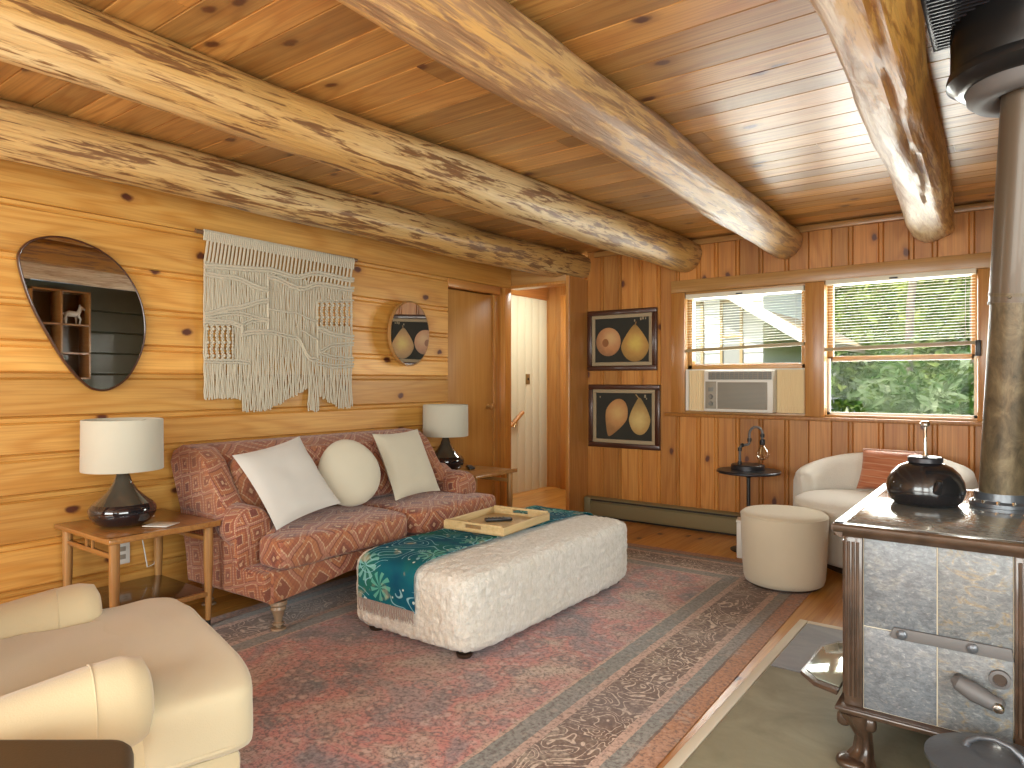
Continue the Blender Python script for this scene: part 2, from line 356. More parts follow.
def mirror():
    t = T('mirror_silver'); t.set(Base_Color=(0.80, 0.80, 0.78), Metallic=1.0, Roughness=0.01); return t.m
M['mirror'] = mirror()
def pane():
    t = T('window_glass')
    tr = t.n('BsdfTransparent'); tr.inputs[0].default_value = (0.97, 0.98, 0.97, 1)
    gl = t.n('BsdfGlossy'); gl.inputs['Roughness'].default_value = 0.0
    fr = t.n('Fresnel'); fr.inputs['IOR'].default_value = 1.45
    mx = t.n('MixShader'); t.put(mx.inputs[0], t.math('MULTIPLY', fr.outputs[0], 0.12))
    t.nt.links.new(tr.outputs[0], mx.inputs[1]); t.nt.links.new(gl.outputs[0], mx.inputs[2])
    t.nt.links.new(mx.outputs[0], t.out.inputs['Surface']); return t.m
M['glass'] = pane()
def bulbglass():
    t = T('clear_bulb_glass')
    tr = t.n('BsdfTransparent'); tr.inputs[0].default_value = (0.95, 0.93, 0.88, 1)
    gl = t.n('BsdfGlossy'); gl.inputs['Roughness'].default_value = 0.03
    fr = t.n('LayerWeight'); fr.inputs['Blend'].default_value = 0.35
    mx = t.n('MixShader'); t.put(mx.inputs[0], fr.outputs['Facing'])
    t.nt.links.new(tr.outputs[0], mx.inputs[1]); t.nt.links.new(gl.outputs[0], mx.inputs[2])
    t.nt.links.new(mx.outputs[0], t.out.inputs['Surface']); return t.m
M['bulb'] = bulbglass()
def leaf_mat(name, a, b, trans=0.45):
    t = T(name); tone = t.attr('tone')
    c = t.mix(tone, a, b)
    df = t.n('BsdfDiffuse'); tl = t.n('BsdfTranslucent')
    t.put(df.inputs[0], c); t.put(tl.inputs[0], t.mix(0.5, c, (0.35, 0.5, 0.08)))
    mx = t.n('MixShader'); mx.inputs[0].default_value = trans
    t.nt.links.new(df.outputs[0], mx.inputs[1]); t.nt.links.new(tl.outputs[0], mx.inputs[2])
    t.nt.links.new(mx.outputs[0], t.out.inputs['Surface']); return t.m
M['leaf_shrub'] = leaf_mat('shrub_leaf', (0.06, 0.14, 0.03), (0.60, 0.66, 0.44))
M['leaf_tree'] = leaf_mat('tree_leaf', (0.07, 0.15, 0.03), (0.40, 0.48, 0.12))
def pear_mat(name, core, edge, cx, cz):
    t = T(name); o = t.obj(); s = t.sep(o)
    dx = t.math('SUBTRACT', s[0], cx); dz = t.math('SUBTRACT', s[2], cz)
    d = t.math('SQRT', t.math('ADD', t.math('MULTIPLY', dx, dx), t.math('MULTIPLY', dz, dz)))
    d = t.math('ADD', d, t.math('MULTIPLY', t.math('SUBTRACT', t.noise(o, 30, 3), 0.5), 0.05))
    t.set(Base_Color=t.ramp(d, [(0.02, core), (0.09, edge), (0.15, tuple(x * 0.6 for x in edge))]), Roughness=0.5); return t.m
M['lip_glass'] = plain('ash_lip_glaze', (0.36, 0.44, 0.40), 0.08, 0.2, 1.0)
def striped():
    t = T('terracotta_stripe'); s = t.sep(t.obj())
    k = t.math('SINE', t.math('MULTIPLY', t.math('ADD', s[2], t.math('MULTIPLY', t.noise(t.obj(), 8, 2), 0.02)), 160))
    n = t.noise(t.scale(t.obj(), (1, 1, 14)), 4.0, 3)
    c = t.mix(t.ramp(n, [(0.4, 0), (0.6, 1)]), (0.42, 0.13, 0.055), (0.52, 0.20, 0.10))
    c = t.mix(t.math('MULTIPLY', t.math('GREATER_THAN', k, 0.93), 0.5), c, (0.6, 0.4, 0.28))
    t.set(Base_Color=c, Roughness=0.6, Sheen_Weight=0.2); return t.m
M['stripe'] = striped()
M['stripe_trim'] = fabric('pink_pompom_trim', (0.60, 0.38, 0.30), 200, 0.5)

# ------------------------------------------------------------------ geometry helpers
class B:
    """collects shapes; build() links them as one mesh object"""
    def __init__(s): s.bm = bmesh.new()
    def _merge(s, t, Mx=None):
        if Mx is not None: bmesh.ops.transform(t, matrix=Mx, verts=t.verts)
        me = bpy.data.meshes.new('tmp'); t.to_mesh(me); t.free(); s.bm.from_mesh(me); bpy.data.meshes.remove(me)
        return s
    def box(s, c, d, r=0.0, seg=2, Mx=None):
        t = bmesh.new(); bmesh.ops.create_cube(t, size=1)
        bmesh.ops.scale(t, vec=d, verts=t.verts)
        if r > 0: bmesh.ops.bevel(t, geom=t.edges[:], offset=min(r, min(d) * 0.49), segments=seg, profile=0.5, affect='EDGES')
        bmesh.ops.translate(t, vec=c, verts=t.verts)
        return s._merge(t, Mx)
    def span(s, lo, hi, r=0.0, seg=2):
        return s.box([(a + b) / 2 for a, b in zip(lo, hi)], [abs(b - a) for a, b in zip(lo, hi)], r, seg)
    def soft(s, c, d, p=5.0, n=10, Mx=None, fn=None):
        """rounded super-ellipsoid block of size d"""
        t = bmesh.new(); bmesh.ops.create_cube(t, size=2)
        bmesh.ops.subdivide_edges(t, edges=t.edges[:], cuts=n, use_grid_fill=True)
        for v in t.verts:
            q = v.co
            k = (abs(q.x) ** p + abs(q.y) ** p + abs(q.z) ** p) ** (-1.0 / p)
            v.co = Vector((q.x * k * d[0] / 2, q.y * k * d[1] / 2, q.z * k * d[2] / 2))
            if fn: fn(v)
            v.co += Vector(c)
        return s._merge(t, Mx)
    def lathe(s, prof, n=32, c=(0, 0, 0), Mx=None, cap=True):
        t = bmesh.new(); rings = []
        for r, z in prof:
            rings.append([t.verts.new((c[0] + r * math.cos(2 * PI * i / n), c[1] + r * math.sin(2 * PI * i / n), c[2] + z)) for i in range(n)])
        for a, b in zip(rings, rings[1:]):
            for i in range(n): t.faces.new((a[i], a[(i + 1) % n], b[(i + 1) % n], b[i]))
        if cap:
            if prof[0][0] > 1e-5: t.faces.new(rings[0][::-1])
            if prof[-1][0] > 1e-5: t.faces.new(rings[-1])
        bmesh.ops.remove_doubles(t, verts=t.verts, dist=1e-6)
        return s._merge(t, Mx)
    def tube(s, pts, r, n=8, cap=True):
        t = bmesh.new(); pts = [Vector(p) for p in pts]; rings = []
        rs = r if hasattr(r, '__len__') else [r] * len(pts)
        up = Vector((0, 0, 1))
        prev = None
        for i, p in enumerate(pts):
            d = (pts[min(i + 1, len(pts) - 1)] - pts[max(i - 1, 0)]).normalized()
            if prev is None:
                a = d.cross(up if abs(d.z) < 0.9 else Vector((1, 0, 0))).normalized()
            else:
                a = (prev - d * prev.dot(d)).normalized()
            prev = a; b = d.cross(a)
            rings.append([t.verts.new(p + (a * math.cos(2 * PI * k / n) + b * math.sin(2 * PI * k / n)) * rs[i]) for k in range(n)])
        for A, Bq in zip(rings, rings[1:]):
            for k in range(n): t.faces.new((A[k], A[(k + 1) % n], Bq[(k + 1) % n], Bq[k]))
        if cap: t.faces.new(rings[0][::-1]); t.faces.new(rings[-1])
        return s._merge(t)
    def prism(s, poly, axis, a0, a1, r=0.0, seg=2, Mx=None):
        """poly in the two other axes (order x,y,z without axis) pushed along axis"""
        t = bmesh.new(); A, C = [], []
        def co(p, a):
            q = list(p); q.insert(axis, a); return q
        for p in poly: A.append(t.verts.new(co(p, a0)))
        for p in poly: C.append(t.verts.new(co(p, a1)))
        n = len(poly)
        fa = t.faces.new(A); fc = t.faces.new(C[::-1])
        for i in range(n): t.faces.new((A[(i + 1) % n], A[i], C[i], C[(i + 1) % n]))
        bmesh.ops.recalc_face_normals(t, faces=t.faces)
        if r > 0:
            ed = [e for e in t.edges if (e.verts[0] in A) == (e.verts[1] in A)]
            bmesh.ops.bevel(t, geom=ed, offset=r, segments=seg, profile=0.5, affect='EDGES')
        return s._merge(t, Mx)
    def pillow(s, w, h, th, Mx, n=16, p=3.2, roundp=None):
        t = bmesh.new(); rows = []
        for side in (1, -1):
            g = []
            for i in range(n + 1):
                for j in range(n + 1):
                    u, v = -1 + 2 * i / n, -1 + 2 * j / n
                    prof = max(0.0, (1 - abs(u) ** p)) ** 0.55 * max(0.0, (1 - abs(v) ** p)) ** 0.55
                    prof *= 1 + 0.16 * mnoise.noise(Vector((u * 2.2 + w * 40, v * 2.2, side)))
                    pinch = 1 - 0.07 * (1 - abs(u) ** 2) * abs(v) ** 3 - 0.0
                    pinch2 = 1 - 0.07 * (1 - abs(v) ** 2) * abs(u) ** 3
                    g.append(t.verts.new((u * w / 2 * pinch2, side * th / 2 * prof, v * h / 2 * pinch)))
            for i in range(n):
                for j in range(n):
                    f = (g[i * (n + 1) + j], g[(i + 1) * (n + 1) + j], g[(i + 1) * (n + 1) + j + 1], g[i * (n + 1) + j + 1])
                    t.faces.new(f if side < 0 else f[::-1])
        bmesh.ops.remove_doubles(t, verts=t.verts, dist=1e-5)
        return s._merge(t, Mx)
    def build(s, name, mat, parent=None, smooth=35, uv=False, tone=None):
        me = bpy.data.meshes.new(name)
        bmesh.ops.recalc_face_normals(s.bm, faces=s.bm.faces) if tone is None else None
        s.bm.to_mesh(me); s.bm.free()
        me.materials.append(M[mat] if isinstance(mat, str) else mat)
        if smooth:
            me.shade_smooth(); me.set_sharp_from_angle(angle=math.radians(smooth))
        if uv:
            l = me.uv_layers.new(name='UVMap')
            for p in me.polygons:
                nx, ny, nz = (abs(x) for x in p.normal)
                for li in p.loop_indices:
                    c = me.vertices[me.loops[li].vertex_index].co
                    l.data[li].uv = (c.y, c.z) if nx >= ny and nx >= nz else (c.x, c.z) if ny >= nz else (c.x, c.y)
        if tone is not None:
            a = me.attributes.new('tone', 'FLOAT', 'FACE')
            a.data.foreach_set('value', tone)
        o = bpy.data.objects.new(name, me); COL.objects.link(o)
        if parent: o.parent = parent
        return o

def tag(o, label, cat=None, group=None, kind=None):
    if label: o['label'] = label
    if cat: o['category'] = cat
    if group: o['group'] = group
    if kind: o['kind'] = kind
    return o
def root(name, label, cat, loc=(0, 0, 0), rz=0.0, group=None, kind=None):
    o = bpy.data.objects.new(name, None); COL.objects.link(o); o.empty_display_size = 0.1
    o.location = loc; o.rotation_euler = (0, 0, rz)
    return tag(o, label, cat, group, kind)
def dup(r, loc, label, rz=None, name=None):
    c = r.copy(); COL.objects.link(c); c.location = loc; c['label'] = label
    if rz is not None: c.rotation_euler = (0, 0, rz)
    for ch in list(r.children):
        d = ch.copy(); COL.objects.link(d); d.parent = c
        for g in list(ch.children):
            e = g.copy(); COL.objects.link(e); e.parent = d
    return c
def struct(o, label, cat): return tag(o, label, cat, kind='structure')

def boards(name, mat, along, across, nrm, plane, sgn, edges, a0, a1, holes=(), bead=0.0, depth=0.006, vw=0.004, thick=0.08, cuts=None, parent=None):
    """tongue-and-groove boards as real profile strips; each board gets its own tone"""
    bm = bmesh.new(); tones = []
    def P(a, c, n):
        q = [0, 0, 0]; q[along] = a; q[across] = c; q[nrm] = plane + sgn * n; return q
    for e0, e1 in zip(edges, edges[1:]):
        hs = sorted({e0, e1, *[z for h in holes for z in (h[2], h[3]) if e0 < z < e1]})
        seam = [a0] + (cuts(e0) if cuts else []) + [a1]
        tl = [random.random() for _ in seam]
        for lo, hi in zip(hs, hs[1:]):
            segs = [(s0, s1, tl[i]) for i, (s0, s1) in enumerate(zip(seam, seam[1:]))]
            for h in holes:
                if h[2] < (lo + hi) / 2 < h[3]:
                    new = []
                    for s0, s1, tt in segs:
                        if h[1] <= s0 or h[0] >= s1: new.append((s0, s1, tt)); continue
                        if s0 < h[0]: new.append((s0, h[0], tt))
                        if h[1] < s1: new.append((h[1], s1, tt))
                    segs = new
            prof = [(lo, -depth), (lo + vw, 0)] if lo == e0 else [(lo, 0)]
            if bead and hi == e1 and hi - lo > bead * 2.5:
                prof += [(hi - bead - vw, 0), (hi - bead, -depth * 0.8), (hi - bead + vw, -0.001)]
            prof += [(hi - vw, 0), (hi, -depth)] if hi == e1 else [(hi, 0)]
            prof += [(hi, -thick), (lo, -thick)]
            for s0, s1, tt in segs:
                g = 0.0008 if len(seam) > 2 else 0.0
                A = [bm.verts.new(P(s0 + g, c, n)) for c, n in prof]
                C = [bm.verts.new(P(s1 - g, c, n)) for c, n in prof]
                k = len(prof)
                for i in range(k):
                    bm.faces.new((A[i], A[(i + 1) % k], C[(i + 1) % k], C[i])); tones.append(tt)
                bm.faces.new(A[::-1]); tones.append(tt); bm.faces.new(C); tones.append(tt)
    bmesh.ops.recalc_face_normals(bm, faces=bm.faces)
    b = B(); b.bm.free(); b.bm = bm
    return b.build(name, mat, parent, smooth=0, tone=tones)
def rnd_edges(a, b, lo, hi, seed):
    rg = random.Random(seed); e = [a]
    while e[-1] < b - hi * 1.2: e.append(e[-1] + rg.uniform(lo, hi))
    e.append(b); return e
SKY, SUN, E_REAR, E_RIGHT, E_WIN, E_HALL, EXPO = 0.30, 8.0, 140.0, 140.0, 45.0, 32.0, 0.0
# ------------------------------------------------------------------ the room
FX0, FX1, FY0, FY1 = -4.4, XR, YR, 6.5
def fcuts(seed_lo, seed_hi, lo, hi):
    def f(e):
        rg = random.Random(int(e * 1000)); out = []; x = seed_lo + rg.uniform(0.3, hi)
        while x < seed_hi - 0.3: out.append(x); x += rg.uniform(lo, hi)
        return out
    return f
struct(boards('floor', 'floor', 1, 0, 2, 0.0, 1, rnd_edges(FX0, FX1, 0.09, 0.15, 3), FY0, FY1, depth=0.002, vw=0.0015, cuts=fcuts(FY0, FY1, 1.2, 2.8)),
       'varnished orange pine plank floor', 'floor')
struct(boards('ceiling', 'ceiling', 0, 1, 2, ZC, -1, rnd_edges(FY0, FY1, 0.125, 0.165, 5), FX0, FX1, depth=0.005, vw=0.004, cuts=fcuts(FX0, FX1, 1.8, 3.4)),
       'glossy knotty pine board ceiling above the log beams', 'ceiling')
LW = [-0.02, 0.22, 0.43, 0.65, 0.833, 1.005, 1.21, 1.357, 1.545, 1.754, 1.995]
lw = boards('wall_left', 'wall_left', 1, 2, 0, XL, 1, LW, YR, 4.06, bead=0.03, depth=0.011, vw=0.006, cuts=lambda e: [fcuts(YR, 4.06, 1.5, 3.5)(e)[0]] if int(e * 100) % 2 else [])
struct(lw, 'wide horizontal knotty pine boards behind the sofa', 'wall')
struct(boards('wall_top_board', 'wall_left', 1, 2, 0, XL, 1, [1.995, ZC], YR, 4.9, depth=0.004, vw=0.004), 'top pine board running over the door opening', 'wall').name = 'trim_6'
WIN = [(0.915, 1.875, -2.15, -1.217), (0.915, 1.90, -1.117, -0.193)]   # z0,z1,x0,x1
struct(boards('wall_back', 'wall_back', 2, 0, 1, YB, -1, rnd_edges(-3.04, XR, 0.13, 0.2, 11), 0, ZC, holes=WIN, bead=0.028, depth=0.009, vw=0.005, thick=0.12),
       'vertical knotty pine boards around the two windows', 'wall')
# partition beside the doorway (its end and its flank face the room)
struct(boards('wall_hall', 'trim_z', 2, 0, 1, 4.9, -1, [-3.075, -3.04], 0, 2.06, depth=0.002, vw=0.004, thick=1.45), 'pine partition end between the doorway and the back wall', 'wall')
# right wall (dark green boards, only in mirrors) and rear wall with openings for the added windows
RWIN = [(-1.9, -0.1, 0.55, 2.0)]                                        # along y
struct(boards('wall_right', 'dark_wall', 1, 2, 0, XR, -1, [0, .25, .5, .75, 1.0, 1.25, 1.5, 1.75, 2.0, ZC], YR, YB, holes=[(-1.9, 1.0, 0.5, 2.0)], depth=0.015, vw=0.012), 'dark green boarded wall opposite the sofa', 'wall')
struct(boards('wall_rear', 'wall_back', 2, 0, 1, YR, 1, rnd_edges(-3.65, XR, 0.14, 0.2, 12), 0, ZC, holes=[(0.6, 2.05, -2.9, -0.6), (0.6, 2.05, -0.2, 1.1)], depth=0.006), 'pine wall behind the viewpoint', 'wall')

def lintel(name, lo, hi, mat, label, r=0.004):
    b = B(); b.span(lo, hi, r); return struct(b.build(name, mat), label, 'trim')
# door opening in the left wall
lintel('trim_1', (-3.74, 4.06, 1.925), (XL + 0.004, 4.74, 1.992), 'trim_y', 'slim pine strip over the closet door')
d = root('door_1', 'flat orange veneer closet door recessed in the left wall', 'door', kind='structure')
b = B(); b.span((-3.735, 4.07, 0.02), (-3.70, 4.70, 1.915), 0.003); b.build('door_slab', 'door', d)
b = B(); b.lathe([(0.0, 0), (0.022, 0.0), (0.022, 0.006), (0.010, 0.01), (0.010, 0.03), (0.026, 0.04), (0.026, 0.055), (0, 0.06)], 20, Mx=Matrix.Translation((-3.70, 4.63, 0.95)) @ Matrix.Rotation(PI / 2, 4, 'Y')); b.build('door_knob', 'brass', d)
lintel('trim_2', (-3.76, 4.70, 0), (-3.685, 4.75, 1.925), 'trim_z', 'recessed jamb of the closet door')
b = B(); b.span((-3.76, 4.75, 0), (-3.69, 4.80, 1.995), 0.003); b.span((-3.76, 4.80, 0), (XL + 0.006, 4.90, 1.995), 0.008)
struct(b.build('trim_3', 'orange_trim'), 'upright orange pine post at the hallway corner', 'trim')
lintel('trim_4', (-3.75, 4.905, 2.01), (-3.076, 5.0, ZC), 'trim_x', 'pine header above the hallway doorway')
lintel('trim_5', (-3.66, 4.893, 1.992), (-3.072, 5.005, 2.02), 'orange_trim', 'narrow trim under the doorway header')
# hallway beyond
b = B()
for i in range(10):
    y0 = 4.95 + i * 0.135
    b.span((-4.3, y0 + 0.004, 0), (-4.2, y0 + 0.131, 2.06), 0.004)
b.span((-4.31, 4.9, 0), (-4.206, 6.35, 2.06))
struct(b.build('wall_hall_white', 'white_board'), 'cream painted boarded wall down the hallway', 'wall').name = 'wall_far'
lintel('trim_7', (-4.32, 4.9, 2.06), (-4.19, 6.35, ZC), 'trim_y', 'orange pine board above the cream hallway wall')
struct(boards('wall_end', 'trim_z', 2, 0, 1, 6.31, -1, rnd_edges(-4.3, -3.04, 0.1, 0.15, 4), 0, ZC, depth=0.006), 'orange pine wall ending the hallway', 'wall')
b = B(); b.span((-4.0, 6.26, 0), (-3.90, 6.305, 2.1), 0.006)
struct(b.build('trim_8', 'orange_trim'), 'orange door casing at the end of the hallway', 'trim')
b = B(); b.span((-4.4, 4.8, 0), (-3.76, 4.898, ZC)); struct(b.build('wall_closet', 'trim_z'), 'wall between closet and hallway', 'wall')
b = B(); b.span((-3.85, 3.95, 0), (-3.80, 4.8, ZC)); struct(b.build('wall_closet_rear', 'trim_z'), 'closet rear wall', 'wall')
r = root('light_switch', 'small brass light switch plate on the cream hallway wall', 'light switch', (-4.198, 5.93, 1.19))
b = B(); b.span((0, -0.035, -0.055), (0.006, 0.035, 0.055), 0.002); b.build('plate', 'switch', r)
b = B(); b.box((0.01, 0, 0), (0.012, 0.012, 0.026), 0.002); b.build('toggle', 'black', r)
r = root('handrail', 'short wooden handrail end rising on the cream hallway wall', 'handrail', (-4.14, 5.60, 0.76))
b = B(); b.tube([(0, -0.25, -0.14), (0, 0.0, -0.02), (0, 0.16, 0.085)], 0.022, 10); b.build('rail', 'orange_trim', r)
b = B(); b.tube([(-0.058, 0.04, -0.05), (-0.02, 0.04, -0.06), (0, 0.06, 0.0)], 0.008, 8); b.build('bracket', 'brass', r)

# log beams
def log_beam(name, mat, path, seed, gnarl=0.012, lobe=0.0, label=''):
    bm = bmesh.new(); n, L = 44, 150; rings = []
    for i in range(L + 1):
        y = YR - 0.02 + (YB + 0.02 - YR) * i / L
        for (ya, xa, ra), (yb, xb, rb) in zip(path, path[1:]):
            if (ya <= y or ya == path[0][0]):
                f = (y - ya) / (yb - ya); x = xa + (xb - xa) * f; rr = ra + (rb - ra) * f
        ring = []
        for k in range(n):
            a = 2 * PI * k / n; ca, sa = math.cos(a), math.sin(a)
            q = Vector((ca * 1.3 + seed * 7, y * 0.9, sa * 1.3 + seed))
            R = rr + gnarl * 1.6 * mnoise.noise(q) + gnarl * 0.5 * mnoise.noise(q * 3.1) + 0.002 * mnoise.noise(Vector((ca * 9, y * 5, sa * 9)))
            if lobe:
                R += lobe * max(0, math.cos(a - PI * 1.22)) ** 2 * (0.6 + 0.5 * mnoise.noise(Vector((seed, y * 1.6, 2))))
                da = (a - PI * 1.56 - 0.25 * mnoise.noise(Vector((1, y * 1.3, 3))) + PI) % (2 * PI) - PI
                R -= 0.022 * math.exp(-(da / 0.07) ** 2) * min(1, max(0, (4.6 - y)))
            if y > 5.05: R *= 1 - 0.10 * (1 - max(0, (YB + 0.02 - y)) / 0.17) ** 2
            ring.append(bm.verts.new((x + R * ca, y, ZC + 0.012 - rr + R * sa if sa < 0.9 or True else 0)))
        rings.append(ring)
    for A, C in zip(rings, rings[1:]):
        for k in range(n): bm.faces.new((A[k], A[(k + 1) % n], C[(k + 1) % n], C[k]))
    bm.faces.new(rings[0][::-1]); bm.faces.new(rings[-1])
    b = B(); b.bm.free(); b.bm = bm
    o = b.build('ceiling_beam', mat, smooth=50)
    return tag(o, label, 'beam', 'peeled log ceiling beams', 'structure')
log_beam('b1', 'log1', [(YR, -3.30, .112), (2, -3.26, .118), (4.3, -3.235, .122), (YB, -3.13, .13)], 1.0, label='peeled log ceiling beam above the sofa, nearest the left wall')
log_beam('b2', 'log2', [(YR, -2.34, .105), (1.5, -2.29, .115), (YB, -2.13, .137)], 2.0, label='pale streaked log ceiling beam above the ottoman, second from the left wall')
log_beam('b3', 'log3', [(YR, -1.24, .100), (2, -1.28, .108), (YB, -1.36, .124)], 3.0, 0.016, label='brown log ceiling beam in the middle, meeting the wall between the windows')
log_beam('b4', 'log4', [(YR, -0.26, .115), (1.6, -0.31, .110), (YB, -0.43, .112)], 4.0, 0.018, 0.035, label='gnarled cracked log ceiling beam beside the stovepipe')

# windows: casing, sill, sashes, glass
def window(n, z0, z1, x0, x1, label, sash_lo, sash_hi):
    w = root('window_%d' % n, label, 'window', kind='structure')
    yo, yi = YB + 0.12, YB - 0.002
    b = B(); t = 0.018
    for lo, hi in (((x0, yi, z0), (x0 + t, yo, z1)), ((x1 - t, yi, z0), (x1, yo, z1)), ((x0, yi, z1 - t), (x1, yo, z1)), ((x0, yi, z0), (x1, yo, z0 + t))): b.span(lo, hi, 0.002)
    b.build('window_frame', 'trim_x', w)
    def sash(za, zb, y):
        s = 0.035; b = B()
        for lo, hi in (((x0 + t, y, za), (x0 + t + s, y + 0.03, zb)), ((x1 - t - s, y, za), (x1 - t, y + 0.03, zb)), ((x0 + t, y, zb - s), (x1 - t, y + 0.03, zb)), ((x0 + t, y, za), (x1 - t, y + 0.03, za + s))): b.span(lo, hi, 0.003)
        q = b.build('sash', 'white' if False else 'trim_x', w)
        g = B(); g.span((x0 + t + s - 0.004, y + 0.012, za + s - 0.004), (x1 - t - s + 0.004, y + 0.016, zb - s + 0.004)); g.build('pane', 'glass', q)
    sash(sash_hi, z1 - t, YB + 0.075)
    if sash_lo is not None: sash(*sash_lo, YB + 0.04)
    return w
window(1, *WIN[0], 'left window holding the air conditioner', (1.262, 1.857), 1.27)
window(2, *WIN[1], 'right window looking into green trees', None, 1.31)
w2 = bpy.data.objects['window_2']
b = B(); g = B()
b.span((-1.099, YB + 0.055, 0.933), (-1.08, YB + 0.075, 1.33)); b.span((-0.23, YB + 0.055, 0.933), (-0.211, YB + 0.075, 1.33)); b.span((-1.099, YB + 0.055, 0.933), (-0.211, YB + 0.075, 0.95))
q = b.build('lower_sash', 'white', w2); g.span((-1.083, YB + 0.062, 0.945), (-0.227, YB + 0.066, 1.33)); g.build('pane', 'glass', q)
b = B(); yc = YB - 0.022
b.span((-2.25, yc, 1.875), (-0.10, YB - 0.001, 1.972), 0.004)
struct(b.build('trim_9', 'trim_x'), 'wide pine casing across the top of both windows', 'trim')
b = B(); b.span((-2.25, yc, 0.915), (-2.135, YB - 0.001, 1.874), 0.004); b.span((-1.232, yc, 0.915), (-1.102, YB - 0.001, 1.874), 0.004); b.span((-0.208, yc, 0.915), (-0.10, YB - 0.001, 1.874), 0.004)
struct(b.build('trim_10', 'trim_z'), 'upright pine casings beside the windows', 'trim')
b = B(); b.span((-2.30, YB - 0.05, 0.888), (-0.07, YB - 0.001, 0.914), 0.004)
struct(b.build('trim_11', 'wall_back'), 'pine sill below both windows', 'trim')
b = B(); b.span((-2.96, YB - 0.03, ZC - 0.05), (XR, YB - 0.001, ZC - 0.006), 0.006)
struct(b.build('trim_12', 'trim_x'), 'pine strip where the back wall meets the ceiling', 'trim')
# unseen rear and right windows, added for fill light (behind the viewpoint)
for nm, (a0, a1, z0, z1), wall in (('window_3', (-2.9, -0.6, 0.6, 2.05), 'rear'), ('window_4', (-0.2, 1.1, 0.6, 2.05), 'rear'), ('window_5', (-1.9, 1.0, 0.5, 2.0), 'right')):
    w = root(nm, 'wide unseen window added for fill light in the %s wall' % wall, 'window', kind='structure')
    b, g = B(), B()
    def P(a, n, z): return (a, YR - n, z) if wall == 'rear' else (XR + n, a, z)
    for s0, s1, u0, u1 in ((a0, a0 + .05, z0, z1), (a1 - .05, a1, z0, z1), (a0, a1, z0, z0 + .05), (a0, a1, z1 - .05, z1), ((a0 + a1) / 2 - .025, (a0 + a1) / 2 + .025, z0, z1)):
        b.span(P(s0, -0.02, u0), P(s1, 0.08, u1), 0.0)
    g.span(P(a0, 0.05, z0), P(a1, 0.055, z1))
    q = b.build('window_frame', 'trim_z', w); g.build('pane', 'glass', q)

# baseboard heater
r = root('baseboard_heater', 'long olive baseboard heater under the windows', 'heater', (-3.03, YB - 0.002, 0.0065))
L = 2.9
b = B(); b.prism([(0, 0), (-0.05, 0), (-0.066, 0.012), (-0.066, 0.115), (-0.05, 0.13), (0, 0.13)], 0, 0.0, L, 0.003); b.build('casing', 'heater', r)
b = B(); b.span((0.0, -0.055, 0.132), (L, 0, 0.152)); b.span((0.01, -0.068, -0.004), (L, -0.05, 0.008)); b.build('slot', 'heater_dark', r)
b = B(); b.prism([(0, 0.154), (-0.045, 0.154), (-0.058, 0.146), (-0.06, 0.15), (-0.047, 0.16), (0, 0.163)], 0, 0, L); b.build('top_lip', 'heater', r)
for x in (0.0, L - 0.04):
    b = B(); b.span((x, -0.07, -0.004), (x + 0.06, 0.0, 0.158), 0.003); b.build('end_cap', 'heater', r)
lintel('baseboard_back', (-3.03, YB - 0.028, 0.0), (XR, YB - 0.003, 0.02), 'trim_x', 'shoe moulding along the back wall')
lintel('baseboard_left', (XL + 0.002, YR, 0.0), (XL + 0.016, 4.05, 0.07), 'trim_y', 'low pine baseboard along the sofa wall')

# hearth
b = B(); b.span((-0.805, 0.6, 0.0), (1.25, 3.41, 0.024)); struct(b.build('hearth_base', 'grout'), 'pale grout bed under the hearth slates', 'hearth').name = 'trim_13'
b = B(); b.span((-0.843, 0.55, 0.0), (-0.806, 3.45, 0.03), 0.003); b.span((-0.806, 3.411, 0.0), (1.25, 3.45, 0.03), 0.003)
struct(b.build('trim_14', 'grout'), 'pale wooden edging around the slate hearth', 'trim')
k = 0
for i, x0 in enumerate((-0.80, 0.02, 0.84)):
    for j, (y0, y1) in enumerate(((0.6, 1.62), (1.628, 2.81), (2.822, 3.405))):
        if (i, j) in ((2, 0), (2, 1), (2, 2)): continue
        b = B(); b.span((x0, y0, 0.0245), (min(x0 + 0.81, 1.25), y1, 0.031), 0.002)
        o = b.build('slate_tile', 'slate_blue' if j == 2 else 'slate_green')
        lab = {(0, 2): 'blue-grey slate hearth tile at the far corner beyond the stove', (0, 1): 'large olive slate hearth tile left of the stove legs', (0, 0): 'olive slate hearth tile nearest the viewer',
               (1, 2): 'blue-grey slate hearth tile behind the stove', (1, 1): 'olive slate hearth tile under the stove', (1, 0): 'olive slate hearth tile under the ash pail'}[(i, j)]
        tag(o, lab, 'hearth tile', 'slate hearth tiles', 'structure')

# ceiling register beside the stovepipe
r = root('ceiling_register', 'black slatted ceiling register between the gnarled beam and the stovepipe', 'vent', (-0.11, 2.44, ZC - 0.001))
b = B(); W2, H2 = 0.12, 0.24
for lo, hi in (((-W2, -H2, -0.018), (-W2 + .015, H2, 0)), ((W2 - .015, -H2, -0.018), (W2, H2, 0)), ((-W2, -H2, -0.018), (W2, -H2 + .015, 0)), ((-W2, H2 - .015, -0.018), (W2, H2, 0))): b.span(lo, hi, 0.002)
b.build('frame', 'black_mat', r)
b = B()
for i in range(19):
    y = -H2 + 0.03 + i * 0.0235
    b.box((0, y, -0.012), (2 * W2 - 0.02, 0.006, 0.014), Mx=None)
b.build('slats', 'black_mat', r)
b = B(); b.span((-W2 + .01, -H2 + .01, -0.003), (W2 - .01, H2 - .01, -0.0005)); b.build('backing', 'heater_dark', r)

